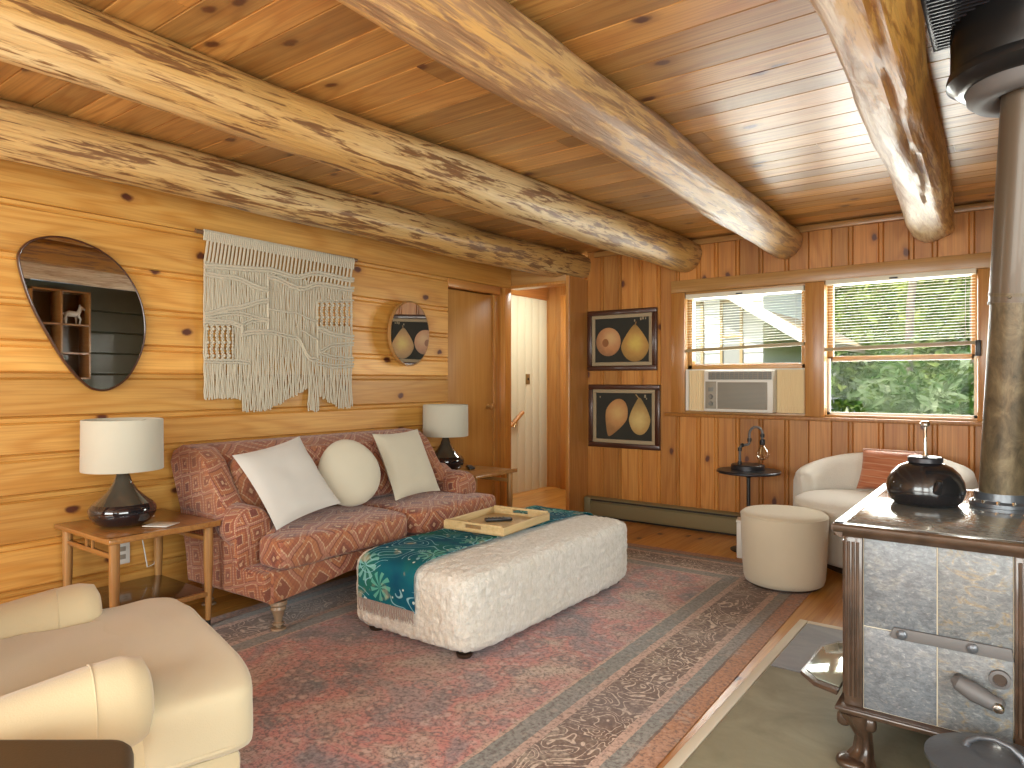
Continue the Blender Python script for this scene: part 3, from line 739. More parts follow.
# ------------------------------------------------------------------ rug
RX0, RX1, RY0, RY1 = -3.20, -0.888, 0.15, 4.45
M['rug'] = rug_mat((RX1 - RX0) / 2, (RY1 - RY0) / 2)
b = B(); b.box((0, 0, 0.0), (RX1 - RX0, RY1 - RY0, 0.0035), 0.001)
o = b.build('persian_rug', 'rug'); o.location = ((RX0 + RX1) / 2, (RY0 + RY1) / 2, 0.003); o.rotation_euler = (0, 0, 0.02)
tag(o, 'large worn red Persian rug with a brown scrolled border', 'rug')

# ------------------------------------------------------------------ sofa
S = root('sofa', 'terracotta kilim patterned two-seat sofa against the pine wall', 'sofa', (0, 0, RUG + 0.001))
y0, y1 = 1.80, 3.53
b = B()
def arch(v):
    f = (v.co.z + 0.09) / 0.18
b.prism([(y0 + 0.06, 0.135), (y0 + 0.24, 0.15), (y0 + 0.5, 0.185), (y1 - 0.5, 0.185), (y1 - 0.24, 0.15), (y1 - 0.04, 0.135), (y1 - 0.04, 0.285), (y0 + 0.06, 0.285)], 0, -3.42, -2.745, 0.02)
b.build('seat_base', 'kilim', S, uv=True)
b = B(); b.prism([(-3.45, 0.16), (-3.36, 0.16), (-3.27, 0.42), (-3.28, 0.62), (-3.33, 0.78), (-3.40, 0.825), (-3.50, 0.83), (-3.57, 0.80), (-3.60, 0.74)], 1, y0 + 0.03, y1 - 0.11, 0.025, 3)
b.build('backrest', 'kilim', S, uv=True)
for s, ya, yb, yr in ((-1, y0, y0 + 0.15, y0 + 0.092), (1, y1 - 0.15, y1, y1 - 0.06)):
    b = B()
    yo = (ya + 0.022, yb - 0.012) if s < 0 else (ya + 0.012, yb - 0.022)
    b.prism([(-3.44, 0.135), (-2.765, 0.15), (-2.765, 0.28), (-2.985, 0.28), (-2.99, 0.47), (-3.09, 0.55), (-3.17, 0.60), (-3.50, 0.60)], 1, *yo, 0.02, 3)
    yw = (ya + 0.006, yb - 0.012) if s < 0 else (ya - 0.05, yb - 0.095)
    b.prism([(-3.485, 0.50), (-3.08, 0.50), (-3.09, 0.55), (-3.17, 0.64), (-3.26, 0.765), (-3.34, 0.82), (-3.48, 0.832), (-3.56, 0.80), (-3.59, 0.74)], 1, *yw, 0.022, 3)
    # scrolled roll on top of the arm
    t = [(-3.22, yr, 0.49), (-3.12, yr, 0.47), (-3.04, yr, 0.457), (-2.975, yr, 0.452), (-2.95, yr, 0.452), (-2.936, yr, 0.452)]
    b.tube(t, [0.06, 0.095, 0.106, 0.107, 0.096, 0.06], 28)
    b.soft((-2.965, (ya + yb) / 2, 0.36), (0.05, 0.15, 0.2), 4, 6)
    b.build('arm', 'kilim_arm', S, uv=True)
mid = 2.735
def puff(v): v.co.z += 0.012 * max(0, 1 - (v.co.x / 0.32) ** 2) * (1 if v.co.z > 0 else 0)
for c0, c1, sgn in ((y0 + 0.15, mid - 0.003, -1), (mid + 0.003, y1 - 0.15, 1)):
    b = B(); b.soft((-3.0, (c0 + c1) / 2, 0.358), (0.60, c1 - c0, 0.145), 7, 14, fn=puff)
    ye = y0 + 0.085 if sgn < 0 else y1 - 0.055
    b.soft((-2.80, ye + 0.135 * (1 if sgn < 0 else -1), 0.3605), (0.20, 0.30, 0.149), 6.0, 14)
    b.build('seat_cushion', 'kilim', S, uv=True)
for c0, c1 in ((y0 + 0.15, mid - 0.004), (mid + 0.004, y1 - 0.19)):
    b = B(); Mx = Matrix.Translation((-3.25, (c0 + c1) / 2, 0.615)) @ Matrix.Rotation(math.radians(-20), 4, 'Y')
    b.soft((0, 0, 0), (0.15, c1 - c0, 0.36), 4.5, 12, Mx=Mx); b.build('back_cushion', 'kilim', S, uv=True)
legp = [(0.036, 0.135), (0.038, 0.118), (0.030, 0.108), (0.034, 0.096), (0.026, 0.082), (0.017, 0.05), (0.015, 0.036), (0.023, 0.030), (0.023, 0.022), (0.012, 0.018), (0.012, 0.01), (0.03, 0.008), (0.034, 0.0)][::-1]
for x, y in ((-2.785, y0 + 0.115), (-2.785, y1 - 0.09), (-3.39, y0 + 0.115), (-3.39, y1 - 0.09)):
    b = B(); b.lathe([(r_ * 1.08, z + 0.002) for r_, z in legp], 24, (x, y, 0)); b.build('leg', 'leg_pale', S)

# scatter cushions
def pillow(name, label, mat, bc, tc, w, th, group=None, roll=0.0, yaw=0.0, rnd=False, n=18):
    """bc/tc: middle of the bottom and the top edge"""
    bc, tc = Vector(bc), Vector(tc); up = tc - bc; h = up.length; up.normalize()
    side = Vector((math.sin(yaw), math.cos(yaw), 0)); side = (side - up * side.dot(up)).normalized()
    nrm = side.cross(up)
    R = Matrix((side, nrm, up)).transposed().to_4x4()
    R = Matrix.Rotation(roll, 4, nrm) @ R
    o_ = B()
    if rnd:
        pr = [(0.0001, -1)] + [(math.sin(a), -math.cos(a)) for a in [PI * k / 14 for k in range(1, 14)]] + [(0.0001, 1)]
        o_.lathe([(w / 2 * (abs(s) ** 0.75), c * th / 2) for s, c in pr], 36, Mx=R @ Matrix.Rotation(PI / 2, 4, 'X'), cap=False)
        for v in o_.bm.verts:                                     # the round cushion rises to a soft point
            k = v.co.dot(up) / (h / 2)
            if k > 0.2: v.co += up * 0.035 * max(0, (k - 0.2)) ** 2
    else: o_.pillow(w, h, th, R, n)
    o = o_.build(name, mat, smooth=60); o.location = (bc + tc) / 2
    return tag(o, label, 'cushion', group)
pillow('throw_pillow', 'big white square cushion on the left end of the sofa', 'white_fab', (-2.872, 2.16, 0.488), (-3.12, 2.08, 0.838), 0.43, 0.09, 'plain cushions on the sofa', 0.0, 0.0)
pillow('round_pillow', 'round cream cushion between the two square cushions on the sofa', 'cream_fab', (-2.945, 2.525, 0.474), (-3.07, 2.525, 0.822), 0.362, 0.125, 'plain cushions on the sofa', yaw=0.35, rnd=True)
pillow('throw_pillow', 'cream square cushion leaning at the right end of the sofa', 'cream_fab', (-2.935, 3.00, 0.472), (-3.125, 2.99, 0.856), 0.39, 0.10, 'plain cushions on the sofa', 0.0, 0.0)

# ------------------------------------------------------------------ end tables
Tt = root('end_table', 'brown wooden end table in front of the left wall, beside the sofa arm', 'side table', (-3.335, 1.535, RUG + 0.0005), group='matching end tables')
hx, hy, H = 0.285, 0.25, 0.497
b = B(); b.box((0, 0, H - 0.012), (2 * hx, 2 * hy, 0.022), 0.006)
b.prism([(-0.02, 0), (0.02, 0.0), (0.02, 0.0065), (-0.02, 0.003)], 1, -hy, hy, Mx=Matrix.Translation((hx - 0.022, 0, H - 0.002)))
b.build('tabletop', 'table_wood', Tt)
for x, y in ((hx - 0.045, hy - 0.04), (hx - 0.045, -hy + 0.04), (-hx + 0.045, hy - 0.04), (-hx + 0.045, -hy + 0.04)):
    b = B(); b.lathe([(0.012, 0.03), (0.0215, 0.30), (0.0215, H - 0.024)], 18, (x, y, 0)); q = b.build('leg', 'table_leg', Tt)
    b = B(); b.lathe([(0.0095, 0.0), (0.0125, 0.045), (0.0125, 0.052)], 18, (x, y, 0)); b.build('leg_tip', 'black', q)
for s in (-1, 1):
    b = B(); b.box((0, s * (hy - 0.04), H - 0.085), (2 * hx - 0.11, 0.016, 0.022), 0.003)
    for k in (-0.03, 0.03): b.box((k, s * (hy - 0.04), H - 0.048), (0.014, 0.012, 0.055), 0.002)
    b.build('stretcher', 'table_wood', Tt)
b = B(); b.box((0, 0, 0.155), (2 * hx - 0.07, 2 * hy - 0.06, 0.016), 0.004); b.build('lower_shelf', 'shelf_dark', Tt)
b = B(); b.box((hx - 0.042, 0, 0.155), (0.02, 2 * hy - 0.085, 0.022), 0.003); b.build('shelf_rail', 'table_leg', Tt)
dup(Tt, (-3.335, 3.93, RUG + 0.0005), 'brown wooden end table beyond the far arm of the sofa, by the closet door')

# lamps
Lm = root('table_lamp', 'black teardrop table lamp with cream drum shade on the nearer end table', 'lamp', (-3.335, 1.465, 0.505), group='matching table lamps')
b = B(); b.lathe([(0.0, 0.0), (0.085, 0.0), (0.118, 0.018), (0.137, 0.05), (0.141, 0.072), (0.136, 0.088), (0.125, 0.102)], 48); b.build('base', 'black_gloss', Lm)
b = B(); b.lathe([(0.1248, 0.1025), (0.10, 0.122), (0.065, 0.155), (0.040, 0.195), (0.029, 0.228), (0.024, 0.242), (0.0, 0.242)], 48); b.build('neck', 'smoke_glaze', Lm)
b = B(); b.lathe([(0.0, 0.243), (0.019, 0.243), (0.019, 0.262), (0.012, 0.266), (0.012, 0.30), (0.0, 0.30)], 20); b.build('socket', 'chrome', Lm)
b = B(); b.lathe([(0.169, 0.255), (0.170, 0.258), (0.168, 0.485), (0.167, 0.488), (0.165, 0.485), (0.167, 0.258), (0.169, 0.255)], 64, cap=False)
sh = b.build('lamp_shade', 'shade', Lm)
b = B()
for k in range(3):
    a = k * 2 * PI / 3; b.tube([(0.012 * math.cos(a), 0.012 * math.sin(a), 0.29), (0.10 * math.cos(a), 0.10 * math.sin(a), 0.47), (0.165 * math.cos(a), 0.165 * math.sin(a), 0.478)], 0.0018, 6)
b.build('shade_spider', 'chrome', sh)
b = B(); pts = [(-0.09, 0.09, 0.005), (-0.06, 0.17, 0.0045), (-0.13, 0.20, 0.006), (-0.18, 0.20, 0.0045), (-0.27, 0.21, 0.006), (-0.286, 0.212, 0.0065), (-0.296, 0.214, -0.002), (-0.297, 0.216, -0.02), (-0.294, 0.22, -0.12), (-0.294, 0.25, -0.30), (-0.294, 0.285, -0.29), (-0.294, 0.30, -0.20), (-0.294, 0.31, -0.13), (-0.294, 0.317, -0.2), (-0.294, 0.32, -0.34)]
b.tube(pts, 0.003, 6); b.build('cord', 'white_pl', Lm)
L2 = dup(Lm, (-3.445, 3.805, 0.505), 'black teardrop table lamp with cream shade on the farther end table')
L2.rotation_euler = (0, 0, 0)
for ch in list(L2.children):
    if ch.name.startswith('cord'): bpy.data.objects.remove(ch)
r = tag(B().box((0, 0, 0.003), (0.12, 0.10, 0.004), 0.0015).build('coaster', 'white_pl'), 'flat white card lying in front of the nearer lamp', 'card'); r.location = (-3.18, 1.565, 0.505); r.rotation_euler = (0, 0, 0.5)
def remote(label, loc, rz):
    R = root('remote_control', label, 'remote', loc, rz, 'remote controls')
    b = B(); b.box((0, 0, 0.009), (0.045, 0.15, 0.016), 0.006); b.build('body', 'black', R)
    b = B()
    for i in range(3):
        for j in range(5): b.box((-0.012 + i * 0.012, -0.05 + j * 0.02, 0.0175), (0.007, 0.009, 0.003), 0.001)
    b.build('buttons', 'grey_metal', R)
remote('black remote control on the far end table beside the lamp', (-3.355, 3.985, 0.505), 0.9)

# ------------------------------------------------------------------ ottoman, throw, tray
O = root('ottoman', 'long white shaggy ottoman bench in the middle of the rug', 'ottoman', (-2.15, 2.855, RUG + 0.001))
def shag(v):
    n = v.co.copy(); v.co += v.co.normalized() * 0.0
b = B(); b.soft((-0.01, 0, 0.195), (0.75, 1.50, 0.356), 9, 84)
bmesh.ops.recalc_face_normals(b.bm, faces=b.bm.faces); b.bm.normal_update()
for v in b.bm.verts:
    k = mnoise.noise(v.co * 30) * 0.6 + mnoise.noise(v.co * 62) * 0.6
    v.co += v.normal * 0.0085 * k
b.build('body', 'fleece', O, smooth=80)
for x in (-0.27, 0.27):
    for y in (-0.66, 0.66):
        b = B(); b.lathe([(0.028, 0.0), (0.034, 0.008), (0.036, 0.018)], 20, (x, y, 0)); b.build('foot', 'foot_dark', O)
# throw: a runner along the bench, hanging over both ends
Th = root('throw_blanket', 'teal leaf-patterned throw with fringe draped along the white ottoman', 'throw', (-2.15, 2.855, RUG + 0.001))
path = []
HX, HY_, HZ, Z0 = 0.0, 0.75, 0.356 / 2, 0.195
def prof_pt(a):   # superellipse section of the bench in the y-z plane
    c, s_ = math.cos(a), math.sin(a); k = (abs(c) ** 9 + abs(s_) ** 9) ** (-1 / 9)
    return Vector((0, c * k * (HY_ + 0.012), s_ * k * (HZ + 0.012) + Z0))
angs = [PI + 0.125 - (PI + 0.25) * i / 400 for i in range(401)]
raw = [prof_pt(a) for a in angs]
acc = [0]
for p, q in zip(raw, raw[1:]): acc.append(acc[-1] + (q - p).length)
def along(s_):
    for i in range(len(acc) - 1):
        if acc[i + 1] >= s_:
            f = (s_ - acc[i]) / max(1e-9, acc[i + 1] - acc[i]); return raw[i].lerp(raw[i + 1], f)
    return raw[-1]
bm = bmesh.new(); NL, NW = 150, 26; g = []
uvs = {}
for i in range(NL + 1):
    s_ = acc[-1] * i / NL; p = along(s_)
    for j in range(NW + 1):
        u = j / NW; x = -0.275 + 0.355 * u + 0.012 * mnoise.noise(Vector((s_ * 3, 0, 1)))
        lift = 0.003 + 0.007 * max(0, mnoise.noise(Vector((x * 9, s_ * 5, 4.0))) + 0.2)
        out = (p - Vector((0, 0, Z0))); out = Vector((0, out.y * abs(out.y / HY_) ** 8, out.z * abs(out.z / HZ) ** 8)).normalized()
        v = bm.verts.new(Vector((x, p.y, p.z)) + out * lift); g.append(v); uvs[v] = (x, s_)
for i in range(NL):
    for j in range(NW): bm.faces.new((g[i * (NW + 1) + j], g[i * (NW + 1) + j + 1], g[(i + 1) * (NW + 1) + j + 1], g[(i + 1) * (NW + 1) + j]))
bmesh.ops.recalc_face_normals(bm, faces=bm.faces)
luv = bm.loops.layers.uv.new('UVMap')
for f in bm.faces:
    for l in f.loops: l[luv].uv = uvs[l.vert]
bmesh.ops.solidify(bm, geom=bm.faces[:], thickness=0.003)
b = B(); b.bm.free(); b.bm = bm; b.build('cloth', 'throw', Th, smooth=60)
for end, pe in ((0, along(0)), (1, along(acc[-1]))):
    b = B(); sg = -1 if end == 0 else 1
    for j in range(58):
        x = -0.272 + 0.35 * j / 57; rg = random.Random(j + end * 100)
        y = pe.y + sg * 0.006
        b.tube([(x, y, pe.z + 0.008), (x + rg.uniform(-.004, .004), y + sg * 0.004, pe.z - 0.02), (x + rg.uniform(-.01, .01), y + sg * 0.002, pe.z - rg.uniform(0.042, 0.055))], [0.0022, 0.0024, 0.0012], 5)
    b.build('fringe', 'fringe', Th)
Tr = root('serving_tray', 'pale wooden serving tray resting on the teal throw', 'tray', (-2.235, 2.885, 0.4025), 0.08)
b = B(); b.box((0, 0, 0.006), (0.37, 0.47, 0.008), 0.002); b.build('bottom', 'tray_wood', Tr)
w_, h_, t_ = 0.185, 0.235, 0.010
for s in (-1, 1):
    b = B(); b.span((s * w_ - s * t_, -h_, 0.002), (s * w_, h_, 0.045), 0.002); b.build('side', 'tray_wood', Tr)
    b = B(); yy0, yy1 = (s * h_ - s * t_, s * h_)
    b.span((-w_ + t_, yy0, 0.002), (w_ - t_, yy1, 0.022), 0.0015); b.span((-w_ + t_, yy0, 0.040), (w_ - t_, yy1, 0.052), 0.0015)
    b.span((-w_ + t_, yy0, 0.022), (-0.05, yy1, 0.040)); b.span((0.05, yy0, 0.022), (w_ - t_, yy1, 0.040))
    b.build('handle_end', 'tray_wood', Tr)
remote('dark remote control lying in the wooden tray', (-2.26, 2.92, 0.4135), -0.75)
# a camera-independent lookup: pixel measured on the photograph -> metres on a known wall plane
_S, _C = math.sin(math.radians(36.6)), math.cos(math.radians(36.6))
def on_left(px, py, X=XL):
    u, v = (px - 512) / 683, (381 - py) / 683
    t = X / (-_S + u * _C); return (t * (_C + u * _S), 1.17 + v * t)

# ------------------------------------------------------------------ armchair
A = root('armchair', 'cream rolled-arm armchair with a thick seat cushion in the near corner', 'armchair', (-1.86, 1.05, RUG + 0.001), math.radians(-14.5))
b = B(); b.box((0, -0.43, 0.185), (0.80, 0.80, 0.21), 0.02); b.build('seat_base', 'cream', A)
b = B()
def slump(v):
    if v.co.z > 0: v.co.z += 0.014 * (1 - min(1, (abs(v.co.x) / 0.4) ** 2)) 
    v.co += Vector((0.4, 0.6, 1.0)) * 0.007 * mnoise.noise(Vector((v.co.x * 7, v.co.y * 13, v.co.z * 9)))
b.soft((0, -0.43, 0.378), (0.565, 0.70, 0.165), 7, 16, fn=slump)
b.soft((0, -0.128, 0.372), (0.86, 0.275, 0.182), 7.5, 20, fn=slump)
sc = b.build('seat_cushion', 'cream_seat', A, smooth=60)
b = B()
pipe_pts = []
for k in range(40):
    a = 2 * PI * k / 39; c, s_ = math.cos(a), math.sin(a); q = (abs(c) ** 5.5 + abs(s_) ** 5.5) ** (-1 / 5.5)
    pipe_pts.append((c * q * 0.428, -0.128 + s_ * q * 0.134, 0.315))
b.tube(pipe_pts, 0.006, 6, cap=False); b.build('piping', 'cream_seat', sc)
for s in (-1, 1):
    b = B()
    b.prism([(0.275, 0.08), (0.415, 0.08), (0.415, 0.36), (0.38, 0.40), (0.30, 0.40), (0.275, 0.38)], 1, -0.86, -0.245, 0.02, 3, Mx=Matrix.Scale(s, 4, (1, 0, 0)))
    cx = s * 0.352
    ys = [-0.92, -0.80, -0.5, -0.33, -0.27, -0.235, -0.222, -0.216]
    rs = [0.085, 0.092, 0.096, 0.098, 0.098, 0.088, 0.06, 0.012]
    zs = [0.360, 0.380, 0.425, 0.450, 0.455, 0.455, 0.455, 0.455]
    b.tube([(cx, y, z) for y, z in zip(ys, zs)], rs, 28)
    b.soft((s * 0.347, -0.252, 0.26), (0.135, 0.075, 0.36), 4, 8)
    a_ = b.build('arm', 'cream', A, smooth=60)
    b = B(); b.tube([(cx + 0.099 * math.cos(k * 2 * PI / 28), -0.335, 0.450 + 0.0985 * math.sin(k * 2 * PI / 28)) for k in range(29)], 0.0017, 5, cap=False); b.build('arm_seam', 'cream', a_)
b = B(); b.soft((0, -0.90, 0.55), (0.80, 0.22, 0.72), 5, 14); b.build('backrest', 'cream', A, smooth=60)
b = B(); b.soft((0, -0.765, 0.62), (0.56, 0.18, 0.44), 4, 12); b.build('back_cushion', 'cream_seat', A, smooth=60)
for x in (-0.34, 0.34):
    for y in (-0.09, -0.78):
        b = B(); b.lathe([(0.018, 0), (0.028, 0.06), (0.03, 0.085)], 16, (x, y, 0)); b.build('leg', 'walnut_dark', A)

# dark stool at the lower left
St = root('stool', 'dark brown leather stool top in front of the cream armchair', 'stool', (-1.225, 0.36, RUG + 0.001))
def rounded(poly, r, n=8):
    out = []
    for i, p in enumerate(poly):
        p = Vector(p); a = (Vector(poly[i - 1]) - p).normalized(); c = (Vector(poly[(i + 1) % len(poly)]) - p).normalized()
        half = a.angle(c) / 2; t = r / math.tan(half); cen = p + (a + c).normalized() * (r / math.sin(half))
        p0, p1 = p + a * t - cen, p + c * t - cen
        a0 = math.atan2(p0.y, p0.x); da = (math.atan2(p1.y, p1.x) - a0 + PI) % (2 * PI) - PI
        out += [(cen.x + r * math.cos(a0 + da * k / n), cen.y + r * math.sin(a0 + da * k / n)) for k in range(n + 1)]
    return out
sp = [(-0.035, 0.212), (-0.33, -0.008), (-0.10, -0.27), (0.27, 0.075)]
b = B(); b.prism(rounded(sp, 0.06), 2, 0.475, 0.535, 0.018, 3); b.build('seat', 'leather', St)
b = B(); b.prism(rounded([(x * 0.9, y * 0.9) for x, y in sp], 0.05), 2, 0.42, 0.474, 0.004); b.build('apron', 'walnut_dark', St)
for x, y in sp:
    b = B(); b.tube([(x * 0.72, y * 0.72, 0.43), (x * 0.82, y * 0.82, 0.0)], [0.02, 0.013], 12); b.build('leg', 'walnut_dark', St)

# ------------------------------------------------------------------ mirrors on the left wall
outline = [(15, 262), (17, 250), (27, 241), (42, 237), (60, 237), (80, 242), (100, 251), (118, 265), (132, 283), (141, 303), (145, 325), (143, 346), (136, 364), (126, 379), (113, 388), (102, 391), (90, 389), (78, 380), (66, 367), (54, 350), (42, 330), (31, 310), (22, 288)]
pts = [on_left(*p, X=XL + 0.03) for p in outline]
cy = sum(p[0] for p in pts) / len(pts); cz = sum(p[1] for p in pts) / len(pts)
def spline(ps, m=5):
    out = []; n = len(ps)
    for i in range(n):
        p0, p1, p2, p3 = (Vector(ps[(i + k) % n]) for k in (-1, 0, 1, 2))
        for j in range(m):
            t = j / m; out.append(0.5 * ((2 * p1) + (p2 - p0) * t + (2 * p0 - 5 * p1 + 4 * p2 - p3) * t * t + (3 * p1 - p0 - 3 * p2 + p3) * t ** 3))
    return out
sm = [(p.x - cy, p.y - cz) for p in spline(pts)]
r = root('pebble_mirror', 'large pebble-shaped mirror with a thin dark rim on the pine wall', 'mirror', (XL + 0.021, cy, cz), math.radians(3.2))
b = B(); b.prism(sm, 0, 0.002, 0.024, 0.003); b.build('backing', 'frame_dark', r)
b = B(); b.prism([(y * 0.975, z * 0.978) for y, z in sm], 0, 0.0242, 0.0275); b.build('glass', 'mirror', r, smooth=0)
b = B(); b.tube([(0.026, y * 0.99, z * 0.99) for y, z in sm] + [(0.026, sm[0][0] * 0.99, sm[0][1] * 0.99)], 0.005, 8, cap=False); b.build('rim', 'frame_dark', r)
r = root('round_mirror', 'round mirror reflecting the pear picture, hung right of the macrame', 'mirror', (XL + 0.052, 3.565, 1.517), 0)
r.rotation_euler = (0, math.radians(1.5), math.radians(7.9))
b = B(); b.lathe([(0, 0), (0.232, 0), (0.238, 0.004), (0.238, 0.022), (0.232, 0.026), (0.226, 0.022), (0, 0.022)], 72, Mx=Matrix.Rotation(PI / 2, 4, 'Y')); b.build('rim', 'table_leg', r)
b = B(); b.lathe([(0, 0.0225), (0.227, 0.0225), (0.227, 0.0245), (0, 0.0245)], 72, Mx=Matrix.Rotation(PI / 2, 4, 'Y')); b.build('glass', 'mirror', r, smooth=10)

# ------------------------------------------------------------------ macrame hanging
X0 = XL + 0.02
def mc(cx, cy_, d=0.0):
    y, z = on_left(180 + cx / 3.655, 210 + cy_ / 3.655, XL + 0.03); return Vector((X0 + d, y, z))
r = root('macrame_hanging', 'cream knotted macrame wall hanging with long fringe above the sofa', 'wall hanging', (XL + 0.003, 2.57, 1.55))
OFF = Vector(r.location)
def lp(*a): return mc(*a) - OFF
b = B(); b.tube([lp(58, 75, 0.004), lp(648, 184, 0.004)], 0.013, 12); b.build('dowel', 'walnut_dark', r)
def top(cx): return 74 + (cx - 80) * 0.196
def bottom(cx):
    if cx < 225: return 690
    if cx < 325: return 735
    if cx < 465: return 730 - (cx - 325) * 0.535
    if cx < 512: return 736
    if cx < 580: return 682 + (cx - 512) * 0.6
    return 722
zones = [(96, 196, 422, 545), (500, 629, 338, 425)]
b = B(); rg = random.Random(5)
N = 90
for i in range(N):
    cx = 86 + 545 * (i + 0.5) / N
    t0, t1 = top(cx) + 108, bottom(cx) + rg.uniform(-5, 5)
    segs = [(t0, t1)]
    for x0, x1, ya, yb in zones:
        if x0 < cx < x1: segs = [(t0, ya), (yb, t1)]
    for ya, yb in segs:
        if yb - ya < 4: continue
        k = max(3, int((yb - ya) / 28)); ps = []
        for j in range(k + 1):
            cyy = ya + (yb - ya) * j / k
            w = 1.2 if cyy < 540 else 2.4
            ps.append(lp(cx + rg.uniform(-w, w), cyy, 0.004 + rg.uniform(0, 0.005)))
        b.tube(ps, 0.0046, 6)
b.build('cords', 'cotton', r)
b = B()      # top rows: solid knot band and a slanted openwork row
for i in range(78):
    cx = 84 + 552 * (i + 0.5) / 78
    b.tube([lp(cx, top(cx) - 4, 0.012), lp(cx, top(cx) + 4, 0.019), lp(cx, top(cx) + 34, 0.010)], 0.0062, 6)
for i in range(40):
    cx = 90 + 540 * (i + 0.5) / 40
    b.tube([lp(cx + 5, top(cx) + 34, 0.008), lp(cx - 1, top(cx) + 70, 0.012), lp(cx - 6, top(cx) + 110, 0.008)], 0.0072, 6)
b.build('knotted_header', 'cotton', r)
b = B()
def ridge(pl, rr=0.0088, d=0.017, dbl=True):
    ps = []
    for (xa, ya), (xb, yb) in zip(pl, pl[1:]):
        m = max(2, int(abs(xb - xa) / 8))
        for j in range(m):
            f = j / m; g = f * f * (3 - 2 * f); ps.append((xa + (xb - xa) * f, ya + (yb - ya) * g))
    ps.append(pl[-1])
    b.tube([lp(x, y + 1.5 * (k % 2), d) for k, (x, y) in enumerate(ps)], rr, 7)
    if dbl: b.tube([lp(x, y + 10 + 1.5 * ((k + 1) % 2), d - 0.002) for k, (x, y) in enumerate(ps)], rr * 0.9, 7)
ridge([(86, 200), (310, 212), (430, 240), (490, 226), (632, 250)])
ridge([(86, 228), (180, 240), (320, 285)])
ridge([(316, 238), (450, 282), (500, 266), (632, 284)])
ridge([(86, 376), (200, 352), (320, 326)]); ridge([(86, 384), (200, 372), (322, 396)], 0.006)
ridge([(86, 400), (180, 404), (222, 418), (226, 436)]); ridge([(222, 448), (270, 440), (322, 440)])
ridge([(222, 412), (270, 398), (322, 398)], 0.006)
ridge([(322, 362), (410, 374), (500, 404)], 0.006, dbl=False); ridge([(322, 440), (420, 460), (478, 540), (505, 545)], 0.007)
ridge([(440, 440), (500, 470)], 0.006, dbl=False)
ridge([(500, 430), (575, 452), (632, 460)]); ridge([(506, 512), (560, 488), (632, 484)], 0.006); ridge([(506, 518), (570, 534), (632, 540)], 0.006)
ridge([(500, 330), (632, 330)], 0.005, dbl=False)
ridge([(86, 546), (200, 548), (252, 552)], 0.006); ridge([(506, 556), (570, 566), (632, 562)], 0.006)
b.tube([lp(320, 250, 0.012), lp(322, 440, 0.012)], 0.007, 7)
b.tube([lp(500, 335, 0.010), lp(503, 545, 0.010)], 0.006, 7)
b.build('knotted_ridges', 'cotton', r)
for x0, x1, ya, yb in zones:                     # square-knot lattices
    b = B()
    nx, ny = int((x1 - x0) / 17), int((yb - ya) / 21)
    for i in range(nx + 1):
        for sg in (-1, 1):
            ps = []
            for j in range(ny * 2 + 1):
                xx = x0 + (x1 - x0) * i / nx + sg * (4.2 if j % 2 else -4.2)
                ps.append(lp(min(max(xx, x0), x1), ya + (yb - ya) * j / (ny * 2), 0.008))
            b.tube(ps, 0.0052, 6)
    for i in range(nx):
        for j in range(ny):
            b.soft(lp(x0 + (x1 - x0) * (i + 0.5 * (j % 2) + 0.25) / nx, ya + (yb - ya) * (j + 0.5) / ny, 0.012), (0.012, 0.014, 0.02), 2.2, 3)
    b.build('knotted_lattice', 'cotton', r)

# ------------------------------------------------------------------ pear pictures
def picture(label, x0, x1, z0, z1, fruits, marks):
    cx, cz = (x0 + x1) / 2, (z0 + z1) / 2; w, h = x1 - x0, z1 - z0
    r = root('framed_picture', label, 'picture', (cx, YB - 0.001, cz), group='pear still lifes')
    def ring(a, bq, d0, d1, rr):
        b = B()
        for lo, hi in (((-a[0], -d1, bq[1]), (a[0], -d0, a[1])), ((-a[0], -d1, -a[1]), (a[0], -d0, -bq[1])), ((-a[0], -d1, -bq[1]), (-bq[0], -d0, bq[1])), ((bq[0], -d1, -bq[1]), (a[0], -d0, bq[1]))): b.span(lo, hi, rr)
        return b
    f = 0.042; l = 0.072
    ring((w / 2, h / 2), (w / 2 - f, h / 2 - f), 0.002, 0.03, 0.006).build('frame', 'frame_dark', r)
    ring((w / 2 - f, h / 2 - f), (w / 2 - l, h / 2 - l), 0.002, 0.02, 0.002).build('liner', 'mat_board', r)
    b = B(); b.span((-w / 2 + l, -0.008, -h / 2 + l), (w / 2 - l, -0.003, h / 2 - l)); cv = b.build('canvas', 'canvas', r)
    for k, (nm, poly, core, edge, c) in enumerate(fruits):
        b = B(); b.prism([(p[0], p[1]) for p in poly], 1, -0.0095 - 0.0008 * k, -0.0078)
        b.build(nm, pear_mat(nm + '_paint', core, edge, *c), cv, smooth=0)
    for x, z, s in marks:
        b = B(); b.span((x, -0.0088, z), (x + s, -0.0078, z + s * 1.8)); b.build('brush_mark', 'mat_board', cv)
def ell(cx, cz, rx, rz, n=40, f=None):
    out = []
    for k in range(n):
        a = 2 * PI * k / n; x, z = math.cos(a), math.sin(a); s = f(z) if f else 1
        out.append((cx + rx * x * s, cz + rz * z))
    return out
def pearf(z): return 1.0 if z < -0.2 else 1 - 0.62 * ((z + 0.2) / 1.2) ** 1.1
def rot(poly, c, a):
    return [(c[0] + (x - c[0]) * math.cos(a) - (z - c[1]) * math.sin(a), c[1] + (x - c[0]) * math.sin(a) + (z - c[1]) * math.cos(a)) for x, z in poly]
PC, PE = (0.62, 0.36, 0.13), (0.44, 0.19, 0.06)
YC, YE = (0.60, 0.44, 0.10), (0.45, 0.25, 0.06)
